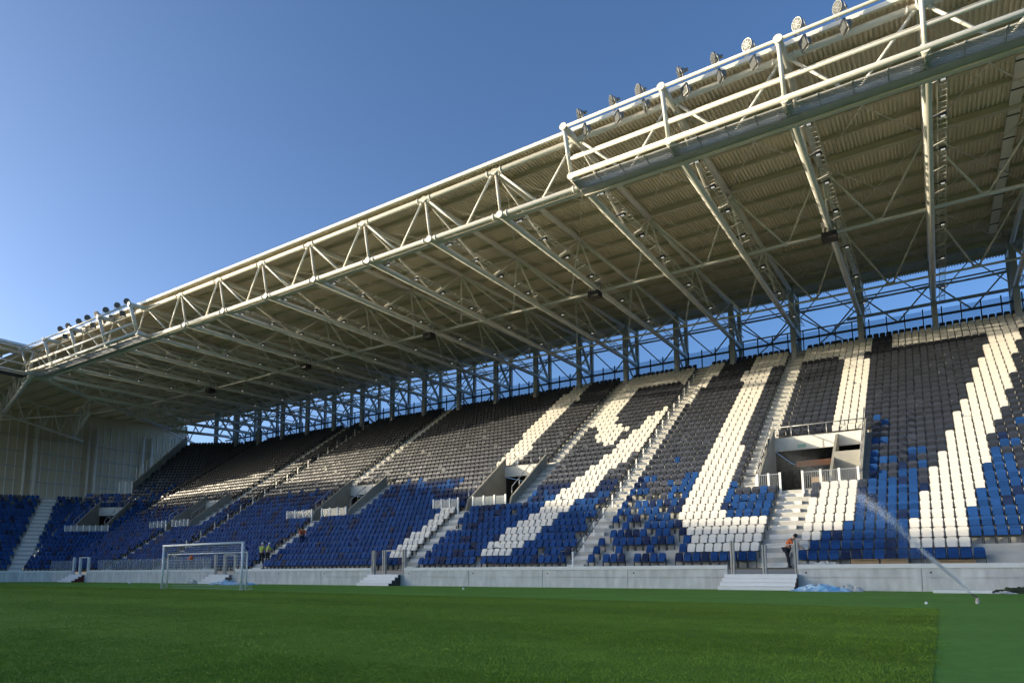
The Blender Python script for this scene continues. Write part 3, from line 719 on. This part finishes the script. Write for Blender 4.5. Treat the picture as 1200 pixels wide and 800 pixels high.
# side roof over the corner and the neighbouring stand
t = thing('side_roof', 'dark ribbed roof of the neighbouring stand meeting the main roof at the far left', 'roof', (-77.5,15,23.9))
q = MB(); y = 0.0
while y < 13.6:
    for (ya, za), (yb, zb) in zip([(0,0),(.1,0),(.14,.06),(.26,.06)], [(.1,0),(.14,.06),(.26,.06),(.3,0)]):
        q.quad([(0,y+ya,za),(0,y+yb,zb),(-38.5,y+yb,1.6+zb),(-38.5,y+ya,1.6+za)])
    y += 0.3
q.build('roof_sheet', M['sheet'], t)
q = MB(); q.beam((0,0,0.12),(0,13.9,0.12),0.16,0.24,up=V((0,0,1))); q.build('edge_gutter', M['steel'], t)
for x in (-3,-6,-9,-12,-15,-18,-21,-24,-27,-30):
    q = MB(); q.beam((x,0,-0.14-x*0.0415),(x,13.8,-0.14-x*0.0415),0.14,0.24); q.build('purlin', M['purlin'], t)
t = thing('edge_truss', 'white tubular truss and rails along the side roof edge at the far left', 'roof truss', (-77.3,0,21.17))
for x, z, r in ((0,0,0.13),(0.3,0.78,0.09),(0.75,2.26,0.075),(-1.2,2.33,0.14),(-1.2,0,0.14)):
    q = MB(); q.tube((x,12,z),(x,29.2,z),r,10); q.build('rail', M['steel_cap'], t)
for y in (29.0, 23.8, 18.6, 13.4):
    q = MB(); q.tube((0.72,y,2.3),(0.02,y,0),0.085,10); q.build('post', M['steel_cap'], t)
for y in (26.4, 21.2, 16.0):
    q = MB(); q.tube((-1.2,y,0.1),(-1.2,y+2.5,2.3),0.06,8); q.tube((-1.2,y,0.1),(-1.2,y-2.5,2.3),0.06,8); q.build('diagonal', M['steel_cap'], t)
q = MB(); q.box(-1.5,-0.2,12,29,-0.26,-0.22); q.build('walkway_plate', M['dark_steel'], t)
# fan of corner trusses under the side roof
def ctruss(lab, A, B, r=0.19, n=6):
    A = V(A); B = V(B); t = thing('corner_truss', lab, 'roof truss', A)
    q = MB(); q.tube((0,0,0),B-A,r*1.15,12); q.build('lower_chord', M['steel'], t)
    a2 = V((A.x,A.y,23.3)); b2 = V((B.x,B.y,24.6))
    q = MB(); q.tube(a2-A,b2-A,0.15,12); q.build('upper_chord', M['steel'], t)
    pts = [(a2.lerp(b2,k/(2*n)) if k % 2 == 0 else A.lerp(B,k/(2*n)))-A for k in range(2*n+1)]
    for p0, p1 in zip(pts, pts[1:]):
        q = MB(); q.tube(p0,p1,0.095,8); q.build('web_strut', M['steel'], t)
ctruss('thick corner truss running left from the roof corner over the end seats', (-77.3,29.4,21.1), (-103.5,36.0,21.2))
ctruss('diagonal corner truss running back from the roof corner to the rear columns', (-77.3,29.4,21.1), (-94.0,55.0,21.4))
for k, i in enumerate((16, 17, 18)):
    yh = 29.4 + (-77.3-XI(i))*1.5
    ctruss(f'{ordw(k+1)} shortened roof truss left of the full ones, running back from the diagonal truss', (XI(i), yh, 21.25), (XI(i), 62.5, 21.9), 0.19, max(2, 5-k))
ctruss('short corner truss between the diagonal one and the cladding wall', (-90.9,41.3,21.2), (-109.5,47.5,21.2), 0.17, 4)
ctruss('corner truss crossing in front of the cladding wall near the left edge', (-98,33.5,20.9), (-109.5,49.0,20.9), 0.15, 5)
ctruss('rear corner truss ending at the back of the upper seats', (-84,40.0,21.2), (-101.0,62.0,21.6), 0.17, 6)
ctruss('side truss of the neighbouring stand close to the left edge', (-77.3,24.0,21.1), (-104,26.0,21.1), 0.18, 6)
t = thing('tie_tube', 'pale tie tube continuing the middle tie into the far left corner', 'roof tie', (-80,43.3,21.45))
q = MB(); q.tube((0,0,0),(-12,-1.2,0),0.1,10); q.tube((-12,-1.2,0),(-29.5,-8.5,-0.2),0.1,10); q.build('tube', M['steel'], t)

# ------------------------------------------------------------------ gates and steps on the pitch wall
def steps(x0, x1, lab, n=4, red=False, run=0.30, skew=0):
    t = thing('pitch_steps', lab, 'steps', ((x0+x1)/2, YW, 0)); hw = (x1-x0)/2
    for k in range(n):
        z1 = 0.74*(n-k)/n; y0 = -run*(k+1); q = MB()
        q.box(-hw-0.03*k, hw-0.0, y0, y0+run+0.02, z1-0.035, z1); q.box(-hw-0.03*k, hw, y0+0.012, y0+0.03, z1-0.18, z1-0.037)
        q.build('tread', M['white_paint'], t)
    q = MB()
    for x in (-hw+0.02, hw-0.04):
        prof = [(x,-0.01,0.0),(x,-0.01,0.70)] + sum([[(x,-run*(k+1)+0.035,0.74*(n-k)/n-0.04),(x,-run*(k+1)+0.035,0.74*(n-k-1)/n-0.04)] for k in range(n)], [])
        prof[-1] = (x,-run*n+0.035,0.0); q.prism(prof, 0.02)
    q.build('side_panel', M['red'] if red else M['dark_steel'], t)
steps(-9.1,-5.75,'widest white pitch steps with a dark red side, by the orange topped worker', red=True)
steps(-33.3,-30.5,'white pitch steps with a dark open side, right of the goal')
steps(-51.5,-48.8,'white pitch steps seen through the goal net')
steps(-75.6,-72.9,'white pitch steps with dark red side near the left corner', red=True)
def gate(xl, x0, x1, h, lab, mt):
    t = thing('pitch_gate', lab, 'gate', (x0, YW+0.1, 0.7))
    for nm, x, wd in (('single_post', xl-x0, 0.22), ('frame_post', 0, 0.24), ('frame_post', x1-x0, 0.24)):
        q = MB(); q.box(x-wd/2,x-wd/2+0.07,-0.1,0.1,0,h); q.box(x+wd/2-0.07,x+wd/2,-0.1,0.1,0,h); q.box(x-wd/2+0.07,x+wd/2-0.07,-0.02,0.02,0,h-0.1); q.build(nm, mt, t)
    q = MB(); q.box(0.13,x1-x0-0.13,-0.06,0.06,h-0.08,h); q.build('top_bar', mt, t)
    q = MB(); q.box(0.13,x1-x0-0.13,-0.06,0.06,0.0,0.06); q.build('sill', mt, t)
gate(-33.1,-32.1,-30.3,1.68,'pale timber framed gate opening in the wall right of the goal',M['wood'])
gate(-51.2,-49.9,-48.5,1.7,'pale framed gate opening behind the goal net',M['wood'])
gate(-75.4,-74.1,-72.4,1.8,'pale framed gate near the left corner of the wall',M['white_paint'])
t = thing('pitch_gate', 'grey post gate frame above the widest white steps on the right', 'gate', (-8.75, YW+0.1, 0.72))
for x, h in ((0,1.65),(1.5,1.42),(2.95,1.6)):
    q = MB(); q.box(x-0.09,x-0.03,-0.1,0.1,0,h); q.box(x+0.03,x+0.09,-0.1,0.1,0,h); q.box(x-0.03,x+0.03,-0.02,0.02,0,h); q.build('post', M['concrete'] if x else M['wood'], t)
q = MB(); q.box(1.56,2.88,-0.05,0.05,1.38,1.43); q.build('top_bar', M['concrete'], t)
# glass panels standing on the wall at the left
t = thing('wall_glass', 'row of clear glass panels standing on the wall left of the goal', 'glass screen', (-65,YW+0.1,1.18))
gl, ps = MB(), MB()
for x in range(-14, 14):
    X = x*1.1
    if -75.6 < X-65 < -71.5 or X-65 > -52.5: continue
    gl.box(X+0.03,X+1.07,-0.008,0.008,0.05,1.0); ps.box(X-0.02,X+0.02,-0.02,0.02,0,1.02)
gl.build('glass_panes', M['glass'], t); ps.build('posts', M['grey_steel'], t)
# ------------------------------------------------------------------ stair handrails and vomitory fences
def handrail(x, r0, r1, lab, post_every=2, h=1.0, start_loop=True):
    t = thing('stair_handrail', lab, 'handrail', (x, yrow(r0)-0.3, zrow(r0)))
    A = V((0,0,h)); B = V((0, RD*(r1-r0), RISE*(r1-r0)+h)); q = MB()
    q.tube(A,B,0.04,8); q.tube(A-V((0,0,0.45)),B-V((0,0,0.45)),0.025,8)
    if start_loop: q.tube(A,A+V((-0.75,-0.1,0)),0.04,8); q.tube(A+V((-0.75,-0.1,0)),V((-0.75,-0.1,0)),0.04,8)
    q.build('rail', M['dark_steel'], t)
    for k in range(0, r1-r0+1, post_every):
        q = MB(); y = RD*k; q.box(-0.045,0.045,y-0.03,y+0.03,RISE*k-0.5,RISE*k+h); q.build('post', M['white_paint'], t)
handrail(-17.75,0,35,'long handrail climbing the aisle right of the white nine')
handrail(-60.6,4,36,'long handrail climbing the seats behind the goal')
handrail(-8.9,9,15,'short handrail on the left of the right vomitory',3)
def fence(sec, x0, x1, r, n, lab, h=1.15, pane=True, fn='guard_fence'):
    y = yrow(r)-0.62-(0 if sec is MAIN else YW); p = sec.w(x0,y,zrow(r)-0.1)
    t = thing(fn, lab, 'fence', p, 'guard fences at the vomitories', sec.phi)
    for k in range(n+1):
        x = (x1-x0)*k/n; q = MB(); q.box(x-0.06,x+0.06,-0.05,0.05,-0.25,h); q.build('post', M['white_paint'], t)
    q = MB()
    for k in range(n):
        xa = (x1-x0)*k/n+0.07; xb = (x1-x0)*(k+1)/n-0.07
        if pane: q.box(xa,xb,-0.01,0.01,0.08,h-0.08)
        else:
            q.box(xa,xb,-0.015,0.015,h-0.1,h-0.06); q.box(xa,xb,-0.015,0.015,0.08,0.12); s = xa+0.06
            while s < xb: q.box(s-0.009,s+0.009,-0.009,0.009,0.1,h-0.08); s += 0.11
    q.build('panels' if pane else 'bars', M['perspex'] if pane else M['grey_steel'], t)
fence(MAIN,-6.3,-3.5,9,3,'grey barred fence with bright posts right of the gap at the right vomitory',pane=False)
fence(MAIN,-8.75,-7.5,9,2,'grey barred fence left of the gap at the right vomitory',pane=False)
fence(MAIN,-29.2,-26.3,9,3,'cloudy panel fence in front of the vomitory below the white one, right of the gap')
fence(MAIN,-33.0,-30.6,9,3,'cloudy panel fence in front of the vomitory below the white one, left of the gap')
fence(MAIN,-45.6,-42.6,9,3,'cloudy panel fence of the middle vomitory, right of its gap')
fence(MAIN,-50.2,-46.9,9,3,'cloudy panel fence of the middle vomitory, left of its gap')
fence(MAIN,-68.7,-65.8,9,4,'cloudy panel fence of the vomitory left of the goal, right of its gap')
fence(MAIN,-73.0,-69.9,9,4,'cloudy panel fence of the vomitory left of the goal, left of its gap')
fence(FA,-3.6,1.6,9,7,'cloudy panel fence of the far left corner vomitory')
fence(FA,-3.0,-1.3,21,2,'white posted fence at the foot of the end parapet',1.6)
t = thing('parapet_fins', 'row of white upright fins climbing the end parapet of the upper seats', 'fins', FA.w(0,0,0), rz=FA.phi)
for r in range(22, NR, 1):
    q = MB(); y, z = yrow(r)-YW, zrow(r); q.box(-1.52,-1.44,y-0.3,y-0.22,z+1.4,z+1.4+1.5); q.build('fin', M['white_paint'], t)
# ------------------------------------------------------------------ goal
goal = thing('football_goal', 'white football goal with net on the far pitch edge', 'goal', (-34.75,22.05,0))
gw = 3.71
for x in (-gw, gw): q = MB(); q.tube((x,0,0),(x,0,2.5),0.06,14); q.build('post', M['white_paint'], goal)
q = MB(); q.tube((-gw-0.06,0,2.5),(gw+0.06,0,2.5),0.06,14); q.build('crossbar', M['white_paint'], goal)
for x in (-gw, gw): q = MB(); q.tube((x,0.3,0),(x,0.3,2.0),0.04,10); q.build('net_pole', M['steel'], goal)
q = MB(); q.tube((-gw,0.3,2.0),(gw,0.3,2.0),0.03,8); q.build('net_bar', M['white_paint'], goal)
q = MB(); rr = 0.006
k = -gw
while k <= gw+0.01:
    q.tube((k,0.75,0.02),(k,0.33,1.0),rr,3,caps=False); q.tube((k,0.33,1.0),(k,0.3,2.0),rr,3,caps=False); q.tube((k,0.3,2.0),(k,0.0,2.48),rr,3,caps=False); k += 0.16
z = 0.05
while z < 2.05:
    yb = 0.3 if z > 1 else 0.75-0.42*z; q.tube((-gw,yb,z),(gw,yb,z),rr,3,caps=False)
    for x in (-gw, gw): q.tube((x,0,z*1.2),(x,yb,z),rr,3,caps=False)
    z += 0.16
for k in range(3, 12, 3): q.tube((-gw,0.3*k/12,2.48-0.48*k/12),(gw,0.3*k/12,2.48-0.48*k/12),rr,3,caps=False)
for k in (1, 2):
    for x in (-gw, gw): q.tube((x,0.1*k,0.02),(x,0.1*k,2.48-0.16*k),rr,3,caps=False)
q.build('net', M['net'], goal)
t = thing('hanging_cap', 'small orange cap hung on the back bar of the goal net', 'cap', (-35.9,22.2,1.78))
q = MB(); q.tube((0,0,-0.12),(0,0,0.08),0.11,12,r1=0.09); q.tube((0,0,0.08),(0,0,0.13),0.09,12,r1=0.03); q.build('crown', M['orange'], t)
q = MB(); q.box(-0.09,0.09,-0.22,-0.07,-0.125,-0.10); q.build('brim', M['orange'], t)

# ------------------------------------------------------------------ people
def figure(name, label, loc, rz, joints, top, legs, hat=None, flip=False):
    """one continuous skinned body; clothes are slightly larger skinned shells along the same bones"""
    t = thing(name, label, 'person', loc, rz=rz)
    J = joints
    def skin_obj(nm, chains, rad, mt, grow=0.0):
        verts, edges, rr, idx = [], [], [], {}
        for ch in chains:
            for a, b in zip(ch, ch[1:]):
                for k in (a, b):
                    if k not in idx: idx[k] = len(verts); verts.append(J[k]); rr.append(rad[k]+grow)
                edges.append((idx[a], idx[b]))
        me = bpy.data.meshes.new(nm); me.from_pydata(verts, edges, []); me.materials.append(mt)
        o = bpy.data.objects.new(nm, me); COL.objects.link(o); o.parent = t
        sk = o.modifiers.new("skin", 'SKIN'); o.modifiers.new("sub", 'SUBSURF').levels = 1; o.modifiers["sub"].render_levels = 1
        me.skin_vertices[0].data[0].use_root = True
        for k, v in enumerate(me.skin_vertices[0].data): v.radius = (rr[k], rr[k])
        for p in me.polygons: p.use_smooth = True
        return o
    rad = {'pel':0.135,'abd':0.125,'che':0.145,'nec':0.055,'hed':0.085,'top':0.075,'shl':0.065,'shr':0.065,'ell':0.045,'elr':0.045,'wrl':0.032,'wrr':0.032,'hal':0.036,'har':0.036,
           'hil':0.095,'hir':0.095,'knl':0.062,'knr':0.062,'anl':0.042,'anr':0.042,'tol':0.038,'tor':0.038}
    spine = ['pel','abd','che','nec','hed','top']
    arms = [['che','shl','ell','wrl','hal'],['che','shr','elr','wrr','har']]; lg = [['pel','hil','knl','anl','tol'],['pel','hir','knr','anr','tor']]
    skin_obj('body', [spine]+arms+lg, rad, M['skin'])
    skin_obj('shirt', [['pel','abd','che'],['che','shl','ell'],['che','shr','elr']], rad, top, 0.02)
    skin_obj('trousers', [['pel','hil','knl','anl'],['pel','hir','knr','anr']], rad, legs, 0.018)
    hd = V(J['hed']); tp = V(J['top']); q = MB(); q.tube(hd.lerp(tp,0.35), tp+(tp-hd).normalized()*0.05, 0.105, 12, r1=0.06); q.build('hard_hat' if hat else 'hair', hat or M['hair'], t)
    for a in ('l','r'):
        A = V(J['an'+a]); B = V(J['to'+a]); q = MB(); q.beam(A+(A-B)*0.3-V((0,0,0.03)), B-V((0,0,0.0)), 0.1, 0.09); q.build('boot', M['trouser'], t)
    return t
def pose(bend=0.0, step=0.12, arm=0.3):
    J = {}; h = V((0,0,0.95)); J['pel'] = h
    d = V((0,-math.sin(bend),math.cos(bend))); p = V((0,-math.cos(bend),-math.sin(bend)))
    J['abd'] = h+d*0.2; J['che'] = h+d*0.42; J['nec'] = h+d*0.58; J['hed'] = h+d*0.68+p*0.03; J['top'] = h+d*0.80+p*0.04
    for s, x in (('l',-1),('r',1)):
        sh = h+d*0.48+V((0.19*x,0,0)); J['sh'+s] = sh
        e = sh+V((0.05*x,-0.10-arm*0.25,-0.26)); J['el'+s] = e; J['wr'+s] = e+V((-0.02*x,-0.14-arm*0.3,-0.16)); J['ha'+s] = J['wr'+s]+V((0,-0.05,-0.07))
        J['hi'+s] = V((0.1*x,0,0.88)); J['kn'+s] = V((0.11*x,-0.05+step*x*0.6,0.48)); J['an'+s] = V((0.12*x,0.02+step*x,0.08)); J['to'+s] = V((0.13*x,-0.13+step*x,0.04))
    return {k: tuple(v) for k, v in J.items()}
figure('person', 'worker in orange shirt and dark trousers bending by the gate post at the right steps', (-6.35,34.6,zrow(0)-0.0), R(70), pose(0.65,0.14,0.4), M['orange'], M['trouser'])
figure('person', 'worker in orange top bending over the blue seats right of the goal', (-44.4,yrow(4)-0.2,zrow(4)), R(60), pose(0.75,0.1,0.4), M['orange'], M['denim'])
figure('person', 'left one of two workers in yellow vests standing low on the stair', (-46.5,yrow(1)-0.3,zrow(1)), R(200), pose(0.1,0.08,0.1), M['hivis'], M['trouser'], M['white_paint'])
figure('person', 'right one of two workers in yellow vests standing low on the stair', (-45.75,yrow(1)-0.3,zrow(1)), R(160), pose(0.15,0.1,0.2), M['hivis'], M['trouser'], M['white_paint'])

# ------------------------------------------------------------------ loose things on the ground and wall
def crumple(name, label, cat, loc, sx, sy, sz, mt, seed, n=14, group=None):
    rr_ = random.Random(seed); q = MB(); H = {}
    for i in range(n+1):
        for j in range(n+1):
            u, v = i/n*2-1, j/n*2-1; e = max(0, 1-(u*u+v*v)**0.5*(0.85+0.3*rr_.random()))
            H[i,j] = (u*sx*(0.85+0.3*rr_.random()), v*sy*(0.85+0.3*rr_.random()), sz*e**0.6*rr_.uniform(0.25,1.0))
    for i in range(n):
        for j in range(n): q.quad([H[i,j],H[i+1,j],H[i+1,j+1],H[i,j+1]])
    o = q.build(name, mt); o.location = loc
    return tag(o, label, cat, group)
crumple('plastic_sheet','crumpled blue and white plastic sheet at the wall foot, right of the widest steps','plastic sheet',(-4.6,32.2,0.0),1.15,0.5,0.42,M['tarp'],1)
crumple('plastic_sheet','pale crumpled film at the right end of the blue sheet','plastic sheet',(-3.55,32.5,0.0),0.6,0.4,0.4,M['film'],2)
crumple('plastic_sheet','crumpled blue plastic sheet on the turf behind the right goal post','plastic sheet',(-46.4,31.6,0.0),1.6,0.6,0.5,M['tarp'],3)
crumple('plastic_sheet','small flat blue sheet further right of the goal post','plastic sheet',(-43.9,31.8,0.0),0.8,0.4,0.25,M['tarp'],4)
crumple('plastic_bag','pile of clear wrapping bags on the ledge right of the orange topped worker','plastic bags',(-4.9,34.45,1.1),0.95,0.35,0.5,M['film'],5)
crumple('plastic_bag','clear wrapping bag lying on the wall behind the goal','plastic bags',(-52.8,34.1,1.18),0.5,0.3,0.5,M['film'],6)
crumple('plastic_bag','clear wrapping bag on the ground beside the steps behind the goal','plastic bags',(-52.6,32.8,0.0),0.5,0.4,0.5,M['film'],7)
crumple('plastic_sheet','clear film lying on the bare terrace at the far right','plastic sheet',(2.45,34.6,1.06),0.45,0.3,0.25,M['film'],8)
crumple('debris_heap','dark green heap at the wall foot near the right edge','heap',(2.75,32.6,0.0),1.2,0.6,0.4,M['green_pile'],9)
crumple('plastic_sheet','white scrap of film beside the dark green heap','plastic sheet',(1.9,32.0,0.0),0.4,0.3,0.12,M['film'],10)
crumple('plastic_sheet','white scrap of film in front of the heap at the right edge','plastic sheet',(3.2,31.2,0.0),0.35,0.3,0.2,M['film'],12)
def board(name, lab, loc, sx, sy, sz, mt, cat='board', rz=0):
    t = thing(name, lab, cat, loc, rz=rz)
    q = MB(); q.box(-sx/2,sx/2,-sy/2,sy/2,0,sz); q.build('panel', mt, t)
    q = MB(); q.box(-sx/2-0.01,sx/2+0.01,-sy/2-0.012,-sy/2-0.002,0.0,sz*0.7); q.box(-sx/2-0.012,-sx/2-0.002,-sy/2,sy/2,0,sz*0.7); q.build('edge_strip', mt, t)
board('white_board','white flat board lying at the wall foot behind the sprinkler',(0.55,32.3,0),1.9,1.0,0.12,M['white_paint'])
def carton(lab, loc, sx, sy, sz, rz=0):
    t = thing('cardboard_box', lab, 'box', loc, 'cardboard boxes on the ledge', rz); q = MB(); q.box(-sx/2,sx/2,-sy/2,sy/2,0,sz); q.build('carton', M['card'], t)
    q = MB(); q.box(-sx/2,sx/2,-sy/2-0.14,-sy/2,sz-0.03,sz-0.015); q.box(-0.03,0.03,-sy/2-0.004,sy/2,sz+0.002,sz+0.006); q.build('flap', M['card'], t)
carton('left of two brown cardboard boxes side by side behind the wall',(-2.95,34.12,1.06),1.1,0.3,0.34)
carton('right of two brown cardboard boxes side by side behind the wall',(-1.8,34.12,1.06),1.05,0.3,0.34,R(2))
carton('long dark brown cardboard box under the front row seats behind the spray',(0.4,34.12,1.06),1.5,0.3,0.26,R(-1))
carton('small pale box standing inside the right vomitory behind its barred fence',(-5.6,yrow(9)+0.3,zrow(9)),0.7,0.5,0.75)
def ball(lab, loc, r, nm='marker_ball'):
    q = MB(); n = 12
    for a in range(6):
        for b in range(n):
            P = lambda i, j: (r*math.sin(math.pi*i/6)*math.cos(2*math.pi*j/n), r*math.sin(math.pi*i/6)*math.sin(2*math.pi*j/n), r+r*math.cos(math.pi*i/6))
            q.quad([P(a,b),P(a+1,b),P(a+1,b+1),P(a,b+1)], 0, True)
    o = q.build(nm, M['white_paint']); o.location = loc; tag(o, lab, 'ball')
ball('white ball on the turf left of the sprinkler',(-0.46,21.6,0.0),0.042)
ball('white ball on the turf left of the goal',(-55.5,29.2,0.0),0.11)
ball('small white ball on the turf right of the goal near the middle steps',(-20.6,27.5,0.0),0.06)
# sprinkler and its water
t = thing('sprinkler', 'small pop-up sprinkler head throwing water on the turf at the right', 'sprinkler', (0.72,22.5,0))
q = MB(); q.tube((0,0,0),(0,0,0.10),0.05,12); q.tube((0,0,0.10),(0,0,0.17),0.035,12); q.build('riser', M['wood'], t)
q = MB(); q.tube((0,0,0.18),(-0.12,0.14,0.26),0.025,10); q.build('nozzle', M['dark_steel'], t)
rw = random.Random(21); q = MB()
PP = [(0.58,22.7,0.3,0.02),(0.2,23.15,0.75,0.04),(-0.32,23.7,1.3,0.07),(-1.42,25.0,2.66,0.14),(-2.49,26.3,3.7,0.24),(-3.72,27.5,4.6,0.40),(-4.7,28.5,5.25,0.62),(-5.6,29.5,5.7,0.85)]
def drop(p, r):
    b = len(q.v); q.v += [(p.x+r,p.y,p.z),(p.x-r*0.5,p.y+r*0.87,p.z),(p.x-r*0.5,p.y-r*0.87,p.z),(p.x,p.y,p.z+r*1.3),(p.x,p.y,p.z-r*1.3)]
    for f in ((0,1,3),(1,2,3),(2,0,3),(1,0,4),(2,1,4),(0,2,4)): q.f.append(tuple(b+k for k in f)); q.m.append(0); q.sm.append(True)
def along(u):
    u *= len(PP)-1; k = min(int(u), len(PP)-2); f = u-k; A, B = PP[k], PP[k+1]
    return V([A[j]+(B[j]-A[j])*f for j in range(3)]), A[3]+(B[3]-A[3])*f
for k in range(30000):                          # the jet
    u = rw.random()**1.5; p, sg = along(u)
    drop(p + V((rw.gauss(0,sg*0.5), rw.gauss(0,sg*0.5), rw.gauss(0,sg*0.55))), rw.uniform(0.003,0.008)*(1-0.6*u))
for k in range(8000):                           # drops falling out of it
    u = rw.uniform(0.25, 1.0); p, sg = along(u); f = rw.random()**1.6
    drop(V((p.x+rw.gauss(0,sg)-f*0.9, p.y+rw.gauss(0,sg)+f*0.5, p.z*(1-f)+rw.gauss(0,sg*0.4)+0.05)), rw.uniform(0.002,0.004)*(1-0.4*u))
for k in range(26000):                          # fine mist drifting round it
    u = rw.uniform(0.1, 1.0); p, sg = along(u); sg = 0.12+sg*1.1
    drop(V((p.x+rw.gauss(-0.15,sg), p.y+rw.gauss(0,sg), max(0.05, p.z+rw.gauss(-0.2,sg)))), rw.uniform(0.0015,0.0032))
mt = mat("water_drops", (0.86,0.87,0.86), 0.3, noise=0.03, scale=3)
tag(q.build('water_spray', mt), 'jet of sprinkler water fanning into mist before the right vomitory', 'water spray', kind='stuff')
